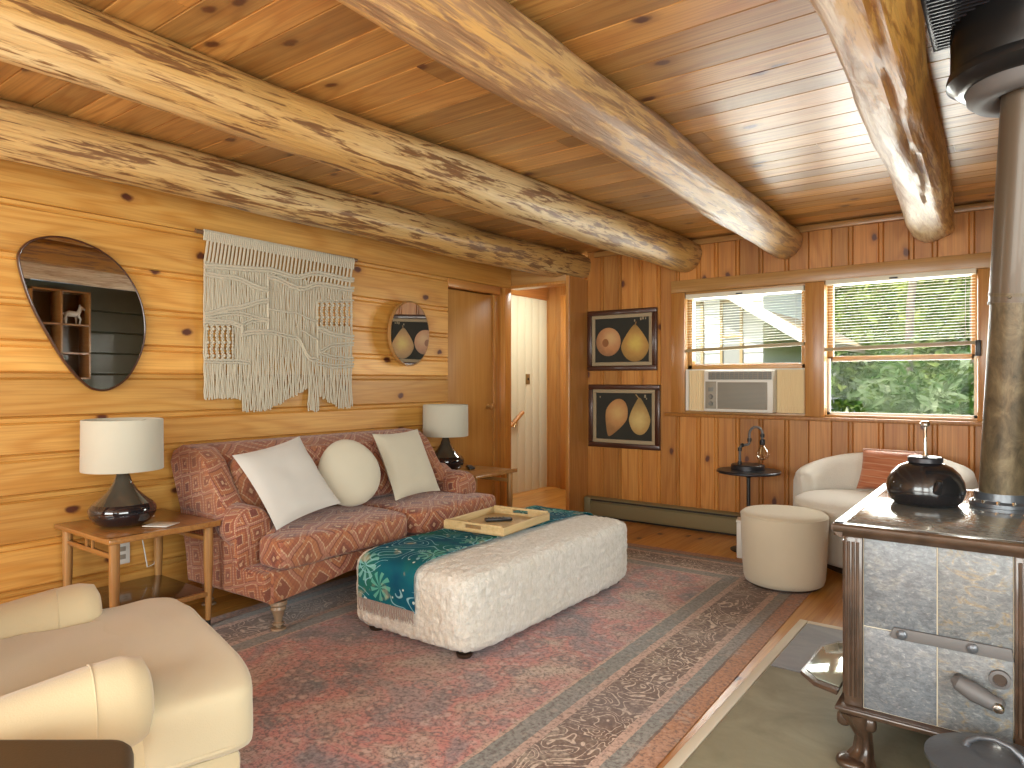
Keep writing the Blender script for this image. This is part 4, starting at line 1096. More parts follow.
picture('dark framed painting of a round fruit and an upright pear, the upper one', -3.023, -2.373, 1.258, 1.775,
        [('painted_peach', ell(-0.128, -0.012, 0.118, 0.122), (0.58, 0.36, 0.16), (0.47, 0.22, 0.09), (-0.10, 0.02)),
         ('painted_pear', ell(0.122, -0.03, 0.132, 0.155, f=pearf), YC, YE, (0.13, -0.03)),
         ('painted_stem', [(0.118, 0.118), (0.130, 0.118), (0.138, 0.148), (0.130, 0.15)], (0.2, 0.12, 0.04), (0.1, 0.06, 0.02), (0.12, 0.13)),
         ('painted_dimple', ell(-0.155, -0.02, 0.03, 0.035), (0.26, 0.1, 0.03), (0.36, 0.15, 0.05), (-0.155, -0.02))],
        [(0.17, 0.16, 0.012), (0.19, 0.165, 0.012), (0.215, 0.165, 0.008), (0.115, 0.15, 0.01)])
picture('dark framed painting of two pears, one lying down, the lower one', -3.013, -2.347, 0.602, 1.140,
        [('painted_pear', rot(ell(-0.08, -0.015, 0.108, 0.17, f=pearf), (-0.08, -0.015), PI - 0.38), (0.56, 0.35, 0.13), (0.46, 0.23, 0.08), (-0.06, 0.03)),
         ('painted_pear', ell(0.147, 0.005, 0.10, 0.155, f=pearf), (0.60, 0.45, 0.17), (0.44, 0.28, 0.09), (0.14, -0.03)),
         ('painted_stem', [(0.140, 0.150), (0.150, 0.150), (0.118, 0.188), (0.108, 0.186)], (0.35, 0.22, 0.08), (0.2, 0.12, 0.05), (0.12, 0.17))],
        [(0.19, 0.16, 0.014), (0.205, 0.145, 0.008), (-0.23, 0.155, 0.008)])

# ------------------------------------------------------------------ air conditioner and blinds
r = root('air_conditioner', 'small window air conditioner under the left blind', 'air conditioner', (-1.69, YB, 0.936))
b = B(); b.span((-0.265, -0.085, 0.0), (0.255, 0.30, 0.315), 0.008); b.build('casing', 'white_pl', r)
b = B(); b.span((-0.225, -0.094, 0.245), (0.245, -0.086, 0.302), 0.002); v = b.build('louver_panel', 'ac_dark', r)
b = B()
for k in range(13): b.box((-0.20 + k * 0.035, -0.097, 0.274), (0.004, 0.010, 0.052))
for k in range(3): b.box((0.01, -0.096, 0.258 + k * 0.016), (0.46, 0.008, 0.003))
b.build('louvers', 'ac_grey', v)
b = B(); b.span((-0.155, -0.094, 0.022), (0.215, -0.086, 0.225), 0.003); gq = b.build('grille', 'ac_grey', r)
b = B()
for k in range(21): b.box((0.03, -0.0955, 0.032 + k * 0.0092), (0.355, 0.004, 0.003))
b.build('grille_bars', 'ac_dark', gq)
b = B(); b.span((-0.25, -0.091, 0.022), (-0.165, -0.086, 0.23), 0.002); cp = b.build('control_panel', 'ac_grey', r)
for z in (0.06, 0.115):
    b = B(); b.lathe([(0, 0), (0.018, 0), (0.014, 0.014), (0, 0.014)], 18, Mx=Matrix.Translation((-0.207, -0.091, z)) @ Matrix.Rotation(PI / 2, 4, 'X')); b.build('knob', 'ac_dark', cp)
b = B(); b.box((-0.207, -0.092, 0.17), (0.04, 0.004, 0.03), 0.001); b.build('display', 'ac_dark', cp)
for x0, x1 in ((-0.415, -0.267), (0.257, 0.452)):
    b = B(); n = int((x1 - x0) / 0.0135)
    for k in range(n):
        xa = x0 + (x1 - x0) * k / n; xb = x0 + (x1 - x0) * (k + 1) / n
        b.prism([(xa, 0.02), (xa, -0.002), ((xa + xb) / 2, -0.010), (xb, -0.002), (xb, 0.02)], 2, 0.0, 0.318)
    b.build('accordion_panel', 'ac_side', r, smooth=0)
b = B(); b.span((-0.44, -0.012, 0.0), (-0.416, 0.02, 0.32)); b.span((-0.44, -0.014, 0.317), (0.454, 0.024, 0.326)); b.build('mounting_rail', 'white_pl', r)

def blind(label, x0, x1, z_top, zl, zr, extra):
    r = root('venetian_blind', label, 'blind', (x0, YB - 0.002, z_top), group='pale venetian blinds')
    w = x1 - x0
    b = B(); b.span((0.004, -0.022, -0.035), (w - 0.004, 0.026, -0.001), 0.003); b.build('head_rail', 'blind', r)
    b = B(); n = int((z_top - 0.04 - max(zl, zr) - 0.03) / 0.0195)
    for k in range(n):
        f = (k + 1) / (n + 1)
        za, zb = -0.04 + (zl + 0.03 - z_top + 0.04) * f, -0.04 + (zr + 0.03 - z_top + 0.04) * f
        t = bmesh.new(); P = []
        for y, dz in ((-0.012, -0.0032), (-0.006, -0.0004), (0.0, 0.001), (0.006, 0.0006), (0.012, -0.001)):
            P.append((t.verts.new((0.01, y, za + dz)), t.verts.new((w - 0.01, y, zb + dz))))
        for p, q in zip(P, P[1:]): t.faces.new((p[0], p[1], q[1], q[0]))
        bmesh.ops.solidify(t, geom=t.faces[:], thickness=0.0012); b._merge(t)
    b.build('slats', 'blind', r)
    b = B(); b.prism([(0.003, zl - z_top + 0.024), (w - 0.003, zr - z_top + 0.024), (w - 0.003, zr - z_top), (0.003, zl - z_top)], 1, -0.02, 0.016, 0.003); b.build('bottom_rail', 'blind_rail', r)
    for x in (0.06, w - 0.06):
        b = B(); b.tube([(x, -0.014, -0.03), (x, -0.014, (zl if x < w / 2 else zr) - z_top + 0.01)], 0.0012, 5); b.build('ladder_cord', 'blind', r)
    b = B(); b.box((w * 0.48, -0.024, -0.022), (0.05, 0.006, 0.01), 0.002); b.build('latch', 'black_mat', r)
    if extra:
        b = B(); b.span((w - 0.008, -0.05, -0.555), (w + 0.022, 0.0, -0.455), 0.004); b.build('hold_down_bracket', 'black', r)
blind('pale venetian blind above the air conditioner in the left window', -2.131, -1.236, 1.856, 1.398, 1.428, False)
blind('pale venetian blind in the right window with trees behind', -1.098, -0.212, 1.881, 1.38, 1.40, True)

# ------------------------------------------------------------------ side table, bulb lamp, white box
r = root('pedestal_table', 'small round black pedestal table in front of the back wall', 'side table', (-1.50, 4.76, 0.001))
b = B(); b.lathe([(0, 0.535), (0.205, 0.535), (0.212, 0.541), (0.212, 0.549), (0.207, 0.554), (0, 0.554)], 64); b.build('tabletop', 'black_mat', r)
b = B(); b.lathe([(0.014, 0.012), (0.0125, 0.5), (0.05, 0.534)], 24); b.build('pole', 'black', r)
b = B(); b.lathe([(0, 0), (0.12, 0), (0.12, 0.006), (0.03, 0.016), (0, 0.016)], 48); b.build('base', 'black', r)
r = root('pipe_lamp', 'black pipe desk lamp with a bare clear bulb on the round table', 'lamp', (-1.515, 4.79, 0.5555), math.radians(-2))
r.rotation_euler = (0, 0, math.radians(36.6))
b = B(); b.lathe([(0, 0), (0.112, 0), (0.112, 0.03), (0.105, 0.036), (0.0, 0.036)], 48); b.build('base', 'black_mat', r)
b = B()
arc = [(0.012 + 0.045 + 0.045 * math.cos(PI - k * PI / 12), 0, 0.245 + 0.05 * math.sin(k * PI / 12)) for k in range(13)]
pp = [(-0.055, 0, 0.036), (-0.055, 0, 0.12), (-0.052, 0, 0.155), (-0.04, 0, 0.168), (0.0, 0, 0.172), (0.010, 0, 0.182), (0.012, 0, 0.2)] + arc + [(0.102, 0, 0.205)]
b.tube(pp, 0.0088, 14)
st = b.build('pipe_stem', 'grey_metal', r)
b = B()
for c, ax in (((-0.055, 0, 0.045), 0), ((-0.055, 0, 0.14), 0), ((0.012, 0, 0.205), 0), ((0.102, 0, 0.235), 0)): b.lathe([(0, -0.012), (0.014, -0.012), (0.014, 0.012), (0, 0.012)], 16, c)
b.tube([(-0.046, 0, 0.166), (-0.03, 0, 0.17)], 0.014, 14); b.build('fittings', 'black', st)
b = B(); b.lathe([(0, 0.17), (0.016, 0.17), (0.018, 0.178), (0.018, 0.205), (0.010, 0.21), (0, 0.21)], 20, (0.102, 0, 0)); b.build('socket', 'black_mat', r)
b = B(); b.lathe([(0.0, 0.062), (0.02, 0.066), (0.038, 0.08), (0.047, 0.10), (0.046, 0.118), (0.034, 0.142), (0.020, 0.158), (0.014, 0.17)], 32, (0.102, 0, 0), cap=False); bl = b.build('bulb', 'bulb', r)
b = B()
for k in range(4):
    a = k * PI / 2; b.tube([(0.102 + 0.006 * math.cos(a), 0.006 * math.sin(a), 0.155), (0.102 + 0.018 * math.cos(a), 0.018 * math.sin(a), 0.095), (0.102 + 0.018 * math.cos(a + 0.8), 0.018 * math.sin(a + 0.8), 0.14)], 0.0012, 5)
b.build('filament', 'brass', bl)
r = root('storage_box', 'small white ribbed box on the floor below the round table', 'box', (-1.435, 4.565, 0.001), math.radians(14))
b = B(); b.box((0, 0, 0.12), (0.15, 0.12, 0.235), 0.008); b.build('body', 'white_pl', r)
b = B(); b.box((0, 0, 0.245), (0.156, 0.126, 0.018), 0.006)
b.build('lid', 'white_pl', r)
b = B()
for k in range(5): b.box((-0.05 + 0.025 * k, -0.061, 0.12), (0.006, 0.003, 0.2), 0.001)
b.build('ribs', 'white_pl', r)

# ------------------------------------------------------------------ pouf and swivel chair
r = root('pouf', 'cylindrical cream fabric pouf on the rug corner beside the stove', 'pouf', (-1.086, 4.085, RUG + 0.001))
b = B(); b.lathe([(0.0, 0.012), (0.195, 0.012), (0.212, 0.02), (0.220, 0.045), (0.226, 0.12), (0.232, 0.25), (0.236, 0.385), (0.232, 0.402), (0.218, 0.413), (0.15, 0.418), (0, 0.419)], 72); b.build('body', 'pouf', r, smooth=50)
b = B(); b.lathe([(0, 0), (0.19, 0), (0.19, 0.011), (0, 0.011)], 48); b.build('base', 'foot_dark', r)
b = B(); b.tube([(0.2345 * math.cos(2 * PI * k / 60), 0.2345 * math.sin(2 * PI * k / 60), 0.395) for k in range(61)], 0.004, 6, cap=False); b.build('piping', 'pouf', r)

Cw = root('swivel_chair', 'white boucle barrel chair under the right window', 'armchair', (-0.70, 4.72, 0.001), math.radians(-22))
# faces local -y; barrel is an ellipse
EA, EB = 0.53, 0.415
def shell_pt(a, rr, z): return (EA * rr * math.cos(a), EB * rr * math.sin(a), z)
t = bmesh.new(); NA, prev = 60, None
a0, a1 = math.radians(-24), math.radians(204)
for i in range(NA + 1):
    f = i / NA; a = a0 + (a1 - a0) * f
    hh = 0.705 - 0.15 * abs(2 * f - 1) ** 2.0
    e = min(1, min(f, 1 - f) / 0.03); e = math.sqrt(max(0.0, 1 - (1 - e) ** 2))
    wi, wo = 0.865 - 0.13 * e, 0.865 + 0.135 * e
    sec = [(wo - 0.02, 0.10), (wo, 0.13), (wo + 0.005, 0.35), (wo, hh - 0.07), (wo - 0.03, hh - 0.018), ((wi + wo) / 2, hh), (wi + 0.03, hh - 0.018), (wi, hh - 0.07), (wi, 0.40), (wi + 0.005, 0.13), (wi + 0.02, 0.10)]
    ring = [t.verts.new(shell_pt(a, rr, z)) for rr, z in sec]
    if prev:
        for k in range(len(sec)): t.faces.new((prev[k], prev[(k + 1) % len(sec)], ring[(k + 1) % len(sec)], ring[k]))
    else: t.faces.new(ring[::-1])
    prev = ring
t.faces.new(prev)
b = B(); b._merge(t); b.build('back_shell', 'boucle', Cw, smooth=70)
b = B(); b.lathe([(0, 0.06), (0.80, 0.06), (0.86, 0.09), (0.87, 0.30), (0.86, 0.315), (0, 0.315)], 64, Mx=Matrix.Diagonal((EA * 0.98, EB * 1.02, 1, 1)).to_4x4()); b.build('seat_base', 'boucle', Cw, smooth=50)
b = B(); b.lathe([(0, 0.317), (0.80, 0.317), (0.88, 0.34), (0.905, 0.385), (0.88, 0.43), (0.80, 0.452), (0.5, 0.466), (0, 0.47)], 64, Mx=Matrix.Translation((-0.01, -0.115, 0)) @ Matrix.Diagonal((EA * 0.86, EB * 1.04, 1, 1)).to_4x4()); b.build('seat_cushion', 'boucle', Cw, smooth=60)
b = B(); b.lathe([(0, 0), (0.62, 0), (0.62, 0.058), (0, 0.058)], 48, Mx=Matrix.Diagonal((EA, EB, 1, 1)).to_4x4()); b.build('swivel_base', 'foot_dark', Cw)
def sq(base, up, side, w, h, th, name, label, mat):
    up = Vector(up).normalized(); side = Vector(side); side = (side - up * side.dot(up)).normalized(); nrm = side.cross(up)
    R = Matrix((side, nrm, up)).transposed().to_4x4()
    o = B(); o.pillow(w, h, th, R, 16); q = o.build(name, mat, smooth=60); q.location = Vector(base) + up * h / 2
    return q, R
q, R = sq((-0.66, 4.81, 0.478), (0.10, 0.33, 1.0), (0.93, -0.36, 0), 0.40, 0.27, 0.10, 'striped_cushion', '', 'stripe')
tag(q, 'terracotta striped cushion with pale pompom trim on the white barrel chair', 'cushion')
b = B()
for k in range(34):
    u = -0.19 + 0.38 * k / 33; p = R @ Vector((u, 0, 0.128)); b.soft(p, (0.018, 0.018, 0.018), 2, 3)
b.build('pompom_trim', 'stripe_trim', q)

# ------------------------------------------------------------------ stove
HZ_ = 0.0315
Sv = root('wood_stove', 'soapstone wood stove in brown enamel frame on the slate hearth', 'stove', (-0.415, 2.20, HZ_))
W, D = 0.455, 0.92                       # along x (depth of the stove), along y (its long front)
zb, zt = 0.185, 0.675                    # body
b = B(); b.span((0.004, 0.004, 0.716), (W - 0.004, D - 0.004, 0.7235), 0.002, 2); b.build('top_slab', 'stone_top', Sv)
b = B()
prof = [(0.0, 0.682), (0.012, 0.684), (0.019, 0.692), (0.027, 0.699), (0.03, 0.706), (0.03, 0.716), (0.025, 0.722), (-0.003, 0.722)]
for (ax, s0, s1, pl, sg) in ((0, -0.024, W + 0.03, 0.0, -1), (0, -0.024, W + 0.03, D, 1)):
    b.prism([(pl + sg * d, z) for d, z in prof], 0, s0, s1)
for pl, sg in ((0.0, -1), (W, 1)):
    b.prism([(pl + sg * d, z) for d, z in prof], 1, -0.024, D + 0.024)
b.span((0, 0, 0.682), (W, D, 0.7155))
b.build('cornice', 'enamel', Sv)
for x in (0.0, W - 0.05):
    for y in (0.0, D - 0.05):
        b = B(); b.span((x, y, zb), (x + 0.05, y + 0.05, 0.684), 0.006)
        for k in (0.013, 0.025, 0.037):
            b.tube([(x + k, y - 0.001 if y == 0 else y + 0.051, zb + 0.03), (x + k, y - 0.001 if y == 0 else y + 0.051, 0.668)], 0.0045, 8)
            b.tube([(x - 0.001 if x == 0 else x + 0.051, y + k, zb + 0.03), (x - 0.001 if x == 0 else x + 0.051, y + k, 0.668)], 0.0045, 8)
        b.build('corner_post', 'enamel', Sv)
b = B(); b.span((-0.012, -0.012, zb - 0.022), (W + 0.012, D + 0.012, zb), 0.005); b.span((-0.022, -0.022, zb - 0.012), (W + 0.022, D + 0.022, zb - 0.002), 0.004); b.build('bottom_rail', 'enamel', Sv)
zm = 0.425
for i, (xa, xb) in enumerate(((0.052, 0.2325), (0.2355, W - 0.052))):
    for j, (za, zc) in enumerate(((zb + 0.002, zm - 0.0015), (zm + 0.0015, 0.681))):
        b = B(); b.span((xa, 0.008, za), (xb, 0.03, zc), 0.002); b.build('stone_panel', 'stone_b' if i else 'stone_a', Sv)
b = B(); b.span((0.05, 0.012, zb), (W - 0.05, D - 0.012, 0.682)); b.build('firebox', 'grout', Sv)
b = B()
for k in range(3): b.span((-0.0, 0.055 + k * 0.275, zb + 0.004), (0.025, 0.32 + k * 0.275, 0.655), 0.003)
b.build('front_panel', 'stone_a', Sv)
b = B(); b.span((-0.018, 0.26, zb + 0.03), (-0.001, 0.66, 0.63), 0.01); fd = b.build('front_door', 'enamel', Sv)
b = B(); b.span((-0.021, 0.31, zb + 0.08), (-0.0185, 0.61, 0.59), 0.001); b.build('door_glass', 'black_gloss', fd)
# side loading door: strap, handle, draught hole
b = B(); b.prism([(0.118, 0.414), (0.13, 0.44), (0.40, 0.44), (0.405, 0.408), (0.13, 0.408)], 1, -0.002, 0.0075, 0.002); sd = b.build('door_strap', 'grey_metal', Sv)
b = B()
for x in (0.150, 0.315):
    b = B(); b.lathe([(0, 0), (0.013, 0), (0.013, 0.006), (0.007, 0.010), (0, 0.010)], 20, Mx=Matrix.Translation((x, -0.002, 0.424)) @ Matrix.Rotation(PI / 2, 4, 'X')); b.build('strap_bolt', 'iron', sd)
b = B(); b.lathe([(0.010, 0), (0.024, 0), (0.024, 0.012), (0.016, 0.014), (0.014, 0.004), (0.0, 0.003)], 28, Mx=Matrix.Translation((0.375, 0.008, 0.355)) @ Matrix.Rotation(PI / 2, 4, 'X')); ak = b.build('draught_ring', 'grey_metal', Sv)
b = B(); b.lathe([(0, 0), (0.015, 0), (0.015, 0.003), (0, 0.003)], 24, Mx=Matrix.Translation((0.375, 0.003, 0.355)) @ Matrix.Rotation(PI / 2, 4, 'X')); b.build('draught_hole', 'foot_dark', ak)
b = B()
b.tube([(0.285, 0.006, 0.335), (0.290, -0.035, 0.336)], 0.013, 14)
b.tube([(0.272, -0.038, 0.345), (0.285, -0.042, 0.340), (0.32, -0.046, 0.325), (0.355, -0.046, 0.310), (0.376, -0.045, 0.303), (0.384, -0.045, 0.300)], [0.008, 0.020, 0.025, 0.021, 0.020, 0.012], 18)
h = b.build('door_handle', 'grey_metal', Sv)
b = B(); b.lathe([(0, 0), (0.014, 0), (0.010, 0.007), (0, 0.008)], 18, Mx=Matrix.Translation((0.372, -0.064, 0.303)) @ Matrix.Rotation(PI / 2, 4, 'X')); b.build('handle_cap', 'chrome', h)
# cabriole legs
lp_ = [(0.0, 0.044, 0.020), (0.012, 0.047, 0.026), (0.03, 0.034, 0.020), (0.05, 0.026, 0.015), (0.085, 0.022, 0.014), (0.115, 0.028, 0.020), (0.14, 0.036, 0.027), (0.163, 0.042, 0.032)]
for sx, x in ((-1, 0.03), (1, W - 0.03)):
    for sy, y in ((-1, 0.03), (1, D - 0.03)):
        b = B(); t = bmesh.new(); prev = None
        for z, ra, off in lp_:
            dx, dy = sx * (off - 0.026) * 1.3, sy * (off - 0.026) * 1.3
            ring = [t.verts.new((x + dx + ra * math.cos(k * PI / 10) * (1 + 0.10 * math.cos(k * PI / 10 * 8)), y + dy + ra * math.sin(k * PI / 10) * (1 + 0.10 * math.cos(k * PI / 10 * 8)), z)) for k in range(20)]
            if prev:
                for k in range(20): t.faces.new((prev[k], prev[(k + 1) % 20], ring[(k + 1) % 20], ring[k]))
            else: t.faces.new(ring[::-1])
            prev = ring
        t.faces.new(prev); bmesh.ops.subdivide_edges(t, edges=t.edges[:], cuts=1, smooth=0.6); b._merge(t)
        for s2 in (-1, 1): b.soft((x + s2 * 0.034, y + sy * 0.006, 0.135), (0.04, 0.028, 0.045), 2.5, 5)
        b.soft((x + sx * 0.012, y + sy * 0.012, 0.016), (0.085, 0.085, 0.030), 2.6, 6)
        b.build('leg', 'enamel', Sv, smooth=55)
# ash lip with a glossy stone insert
octo = [(-0.024, 0.0), (-0.13, 0.115), (-0.145, 0.15), (-0.145, 0.36), (-0.12, 0.42), (-0.024, 0.50)]
octo = [(-0.024, 0.03), (-0.095, 0.055), (-0.150, 0.12), (-0.150, 0.38), (-0.105, 0.47), (-0.024, 0.50)]
b = B(); b.prism(octo, 2, 0.193, 0.206, 0.003); al = b.build('ash_lip', 'enamel', Sv)
cxo, cyo = -0.083, 0.26
b = B(); b.prism([(cxo + (x - cxo) * 0.80 if x < -0.03 else x, cyo + (y - cyo) * 0.86) for x, y in octo], 2, 0.2065, 0.2095, 0.001); b.build('lip_insert', 'lip_glass', al)
b = B(); b.span((W + 0.05, 0.05, 0.0), (W + 0.06, D - 0.05, 0.68)); b.span((W + 0.0, 0.2, 0.3), (W + 0.05, 0.24, 0.34)); b.span((W + 0.0, 0.68, 0.3), (W + 0.05, 0.72, 0.34)); b.build('rear_heat_shield', 'grey_metal', Sv)

# kettle on the stove
K = root('kettle', 'round black cast iron steamer kettle on the stove top', 'kettle', (-0.256, 2.70, HZ_ + 0.7245))
K.scale = (0.89, 0.89, 0.92)
b = B(); b.lathe([(0, 0), (0.106, 0.0), (0.118, 0.010), (0.130, 0.040), (0.132, 0.056), (0.127, 0.084), (0.113, 0.112), (0.090, 0.134), (0.064, 0.146), (0.058, 0.148), (0.0, 0.148)], 56); b.build('body', 'kettle_black', K, smooth=50)
b = B(); b.lathe([(0, 0.1485), (0.056, 0.1485), (0.059, 0.151), (0.059, 0.166), (0.054, 0.171), (0.0, 0.173)], 40); b.build('lid', 'black_mat', K)
b = B(); b.lathe([(0, 0.1735), (0.012, 0.174), (0.006, 0.19), (0.0055, 0.272), (0.009, 0.282), (0.016, 0.286), (0.018, 0.293), (0.012, 0.301), (0, 0.303)], 20); b.build('lid_handle', 'chrome', K)
b = B(); b.tube([(0.045, -0.112, 0.06), (0.055, -0.128, 0.085), (0.058, -0.133, 0.10)], [0.018, 0.011, 0.009], 14); b.build('spout', 'kettle_black', K)

# stovepipe, leaning a little, and its ceiling box
P0, P1 = Vector((-0.045, 2.80, HZ_ + 0.724)), Vector((0.027, 2.595, 2.06))
r = root('stovepipe', 'weathered brown stovepipe rising from the stove to the ceiling box', 'pipe', P0)
b = B(); b.lathe([(0.069, 0.0), (0.092, 0.0), (0.092, 0.012), (0.08, 0.02), (0.078, 0.045), (0.0, 0.045)], 40); b.build('flue_collar', 'iron', r)
d = (P1 - P0); jn = 0.53
b = B(); b.tube([d.normalized() * 0.046, d * 0.25, d * jn], 0.068, 40); b.build('lower_pipe', 'pipe', r)
b = B(); b.tube([d * (jn - 0.02), d * 0.75, d * 1.03], 0.072, 40); b.build('upper_pipe', 'pipe_upper', r)
b = B(); b.tube([d * (jn - 0.025), d * (jn - 0.018)], 0.0745, 40); b.tube([d * (jn - 0.004), d * (jn + 0.004)], 0.0738, 40)
for k in range(3):
    a = 2.4 + k * 2.1; b.lathe([(0, 0), (0.006, 0), (0.004, 0.005), (0, 0.006)], 10, Mx=Matrix.Translation(d * (jn - 0.012) + Vector((0.072 * math.cos(a), 0.072 * math.sin(a), 0))) @ Matrix.Rotation(a, 4, 'Z') @ Matrix.Rotation(PI / 2, 4, 'Y'))
b.build('pipe_joint', 'pipe', r)
for k in range(5):
    b = B(); b.lathe([(0, 0.02), (0.006, 0.02), (0.006, 0.032), (0, 0.034)], 8, (0.085 * math.cos(3.6 + k * 0.5), 0.085 * math.sin(3.6 + k * 0.5), -0.009)); b.build('collar_bolt', 'chrome', r)
r = root('ceiling_support_box', 'round black steel support box where the stovepipe meets the ceiling', 'pipe box', (0.030, 2.597, 2.06))
r.scale = (0.9, 0.9, 1.0)
b = B(); b.lathe([(0.226, 0.05), (0.230, 0.06), (0.230, 0.229), (0.220, 0.229), (0.220, 0.06), (0.226, 0.05)], 72, cap=False); b.build('outer_drum', 'black_steel', r, smooth=40)
b = B(); b.lathe([(0.224, 0.052), (0.243, 0.038), (0.243, 0.052), (0.238, 0.066)], 72, cap=False); b.lathe([(0.243, 0.04), (0.21, 0.012), (0.190, 0.010), (0.188, 0.03), (0.224, 0.052)], 72, cap=False); b.build('rim_ring', 'black_steel', r, smooth=40)
b = B(); b.lathe([(0.187, 0.014), (0.182, -0.02), (0.160, -0.038), (0.11, -0.030), (0.088, -0.014), (0.088, 0.03)], 64, cap=False); b.build('bottom_collar', 'grey_metal', r, smooth=50)

# ash pail in front of the stove
r = root('ash_pail', 'cast iron lidded pail at the foot of the stove door', 'pail', (-0.045, 1.955, HZ_))
b = B(); b.lathe([(0, 0), (0.105, 0), (0.115, 0.01), (0.132, 0.225), (0.130, 0.232), (0.0, 0.232)], 48); b.build('body', 'iron', r)
b = B(); b.lathe([(0.136, 0.2325), (0.142, 0.236), (0.142, 0.244), (0.125, 0.247), (0.105, 0.256), (0.06, 0.266), (0, 0.268)], 56, cap=False); b.build('lid', 'iron', r, smooth=50)
b = B(); b.tube([(-0.058, 0.012, 0.262), (-0.052, 0.012, 0.278), (-0.03, 0.006, 0.294), (0, 0, 0.30), (0.03, -0.006, 0.294), (0.052, -0.012, 0.278), (0.058, -0.012, 0.262)], [0.010, 0.008, 0.0065, 0.006, 0.0065, 0.008, 0.010], 12); b.build('lid_handle', 'iron', r)

# shelf with a white toy horse on the dark wall (seen in the pebble mirror)
r = root('wall_shelf', 'brown open wall shelf on the dark green wall, seen in the pebble mirror', 'shelf', (XR - 0.13, 3.62, 1.20))
b = B()
for y in (-0.30, 0.0, 0.30): b.span((-0.11, y - 0.009, 0), (0.11, y + 0.009, 0.98))
for z in (0.0, 0.28, 0.60, 0.97): b.span((-0.11, -0.309, z - 0.009), (0.11, 0.309, z + 0.009))
b.build('frame', 'table_wood', r)
b = B(); b.span((0.111, -0.309, -0.009), (0.118, 0.309, 0.979)); b.build('back_panel', 'shelf_dark', r)
r = root('toy_horse', 'white toy horse standing on the wall shelf, seen in the pebble mirror', 'toy horse', (XR - 0.15, 3.62 + 0.15, 1.811))
b = B()
b.tube([(0, -0.07, 0.11), (0, -0.03, 0.118), (0, 0.03, 0.115), (0, 0.07, 0.12)], [0.02, 0.034, 0.032, 0.022], 14)
b.tube([(0, 0.06, 0.12), (0, 0.085, 0.165), (0, 0.09, 0.195)], [0.026, 0.02, 0.017], 12); b.tube([(0, 0.08, 0.20), (0, 0.11, 0.19), (0, 0.14, 0.172)], [0.02, 0.017, 0.012], 12)
for y, x, ky in ((-0.06, -0.018, -0.085), (-0.06, 0.018, -0.05), (0.055, -0.018, 0.085), (0.055, 0.018, 0.055)): b.tube([(x, y, 0.11), (x, ky, 0.055), (x, (y + ky) / 2, 0.0)], [0.015, 0.010, 0.008], 10)
b.tube([(0, -0.085, 0.12), (0, -0.115, 0.10), (0, -0.12, 0.06)], [0.008, 0.011, 0.004], 8)
for s in (-1, 1): b.tube([(s * 0.008, 0.085, 0.212), (s * 0.012, 0.083, 0.232)], [0.007, 0.002], 8)
b.build('body', 'white', r)

r = root('wall_outlet', 'small cream wall outlet behind the nearer end table legs', 'outlet', (XL + 0.001, 1.60, 0.30))
b = B(); b.span((0, -0.035, -0.057), (0.006, 0.035, 0.057), 0.002); b.build('plate', 'white_pl', r)
for z in (-0.02, 0.02):
    b = B(); b.span((0.006, -0.014, z - 0.012), (0.0075, 0.014, z + 0.012), 0.0005); b.build('socket', 'ac_grey', r)

# ------------------------------------------------------------------ outside
b = B(); b.span((-26, YB + 0.2, -0.45), (20, 34, -0.35)); struct(b.build('ground', 'ground'), 'forest floor outside the windows', 'ground')
def foliage(clumps, n, size, seed):
    rg = random.Random(seed); bm = bmesh.new(); tones = []
    for (c, rad) in clumps:
        for _ in range(int(n * rad[0] * rad[2])):
            a = Vector((rg.gauss(0, 1), rg.gauss(0, 1), rg.gauss(0, 1))).normalized() * (rg.random() ** 0.4)
            p = Vector((c[0] + a.x * rad[0], c[1] + a.y * rad[1], c[2] + a.z * rad[2]))
            if p.z < -0.34: continue
            k = mnoise.noise(p * 1.3)
            if k < -0.22: continue
            s = size * rg.uniform(0.6, 1.5)
            nr = Vector((rg.gauss(0, 0.6), rg.gauss(-0.2, 0.6), rg.gauss(0.7, 0.5))).normalized()
            u = nr.orthogonal().normalized(); u.rotate(Matrix.Rotation(rg.random() * 6.28, 3, nr)); w = nr.cross(u)
            q = [p + u * s, p + w * s * 0.42 + nr * s * 0.12, p - u * s, p - w * s * 0.42 + nr * s * 0.12]
            bm.faces.new([bm.verts.new(x) for x in q]); tones.append(min(1, max(0, (0.36 if size > 0.1 else 0.52 - 0.10 * (c[1] - 8.5)) + 0.9 * mnoise.noise(p * 2.2) + rg.gauss(0, 0.14))))
    b = B(); b.bm.free(); b.bm = bm; return b, tones
sh = [((-1.75, 8.9, 0.0), (0.8, 0.6, 0.7)), ((-0.9, 9.2, -0.05), (1.1, 0.8, 0.75)), ((0.3, 9.4, 0.05), (1.2, 0.9, 0.85)), ((1.5, 9.8, 0.1), (1.0, 0.9, 0.9)), ((-1.15, 11.6, 0.5), (1.25, 1.0, 1.1)), ((0.4, 11.8, 0.5), (1.5, 1.0, 1.1)), ((-1.2, 13.4, 0.7), (1.4, 1.0, 1.3))]
b, tn = foliage(sh, 1500, 0.085, 21); tag(b.build('shrubbery', 'leaf_shrub', smooth=0, tone=tn), 'pale green leafy undergrowth outside the right window', 'shrubs', kind='stuff')
fr = [((-3.2 + i * 1.55 + 0.4 * math.sin(i * 2.3), 18.4 + 1.6 * math.cos(i * 1.7), 2.2 + 0.9 * math.sin(i * 1.3)), (1.7, 1.2, 2.2)) for i in range(6)] + [((-5 + i * 2.2, 21 + math.sin(i), 4.4), (2.4, 1.5, 4.8)) for i in range(6)]
b, tn = foliage(fr, 1050, 0.12, 33); tag(b.build('tree_canopy', 'leaf_tree', smooth=0, tone=tn), 'sunlit forest leaves behind the right window blind', 'trees', kind='stuff')
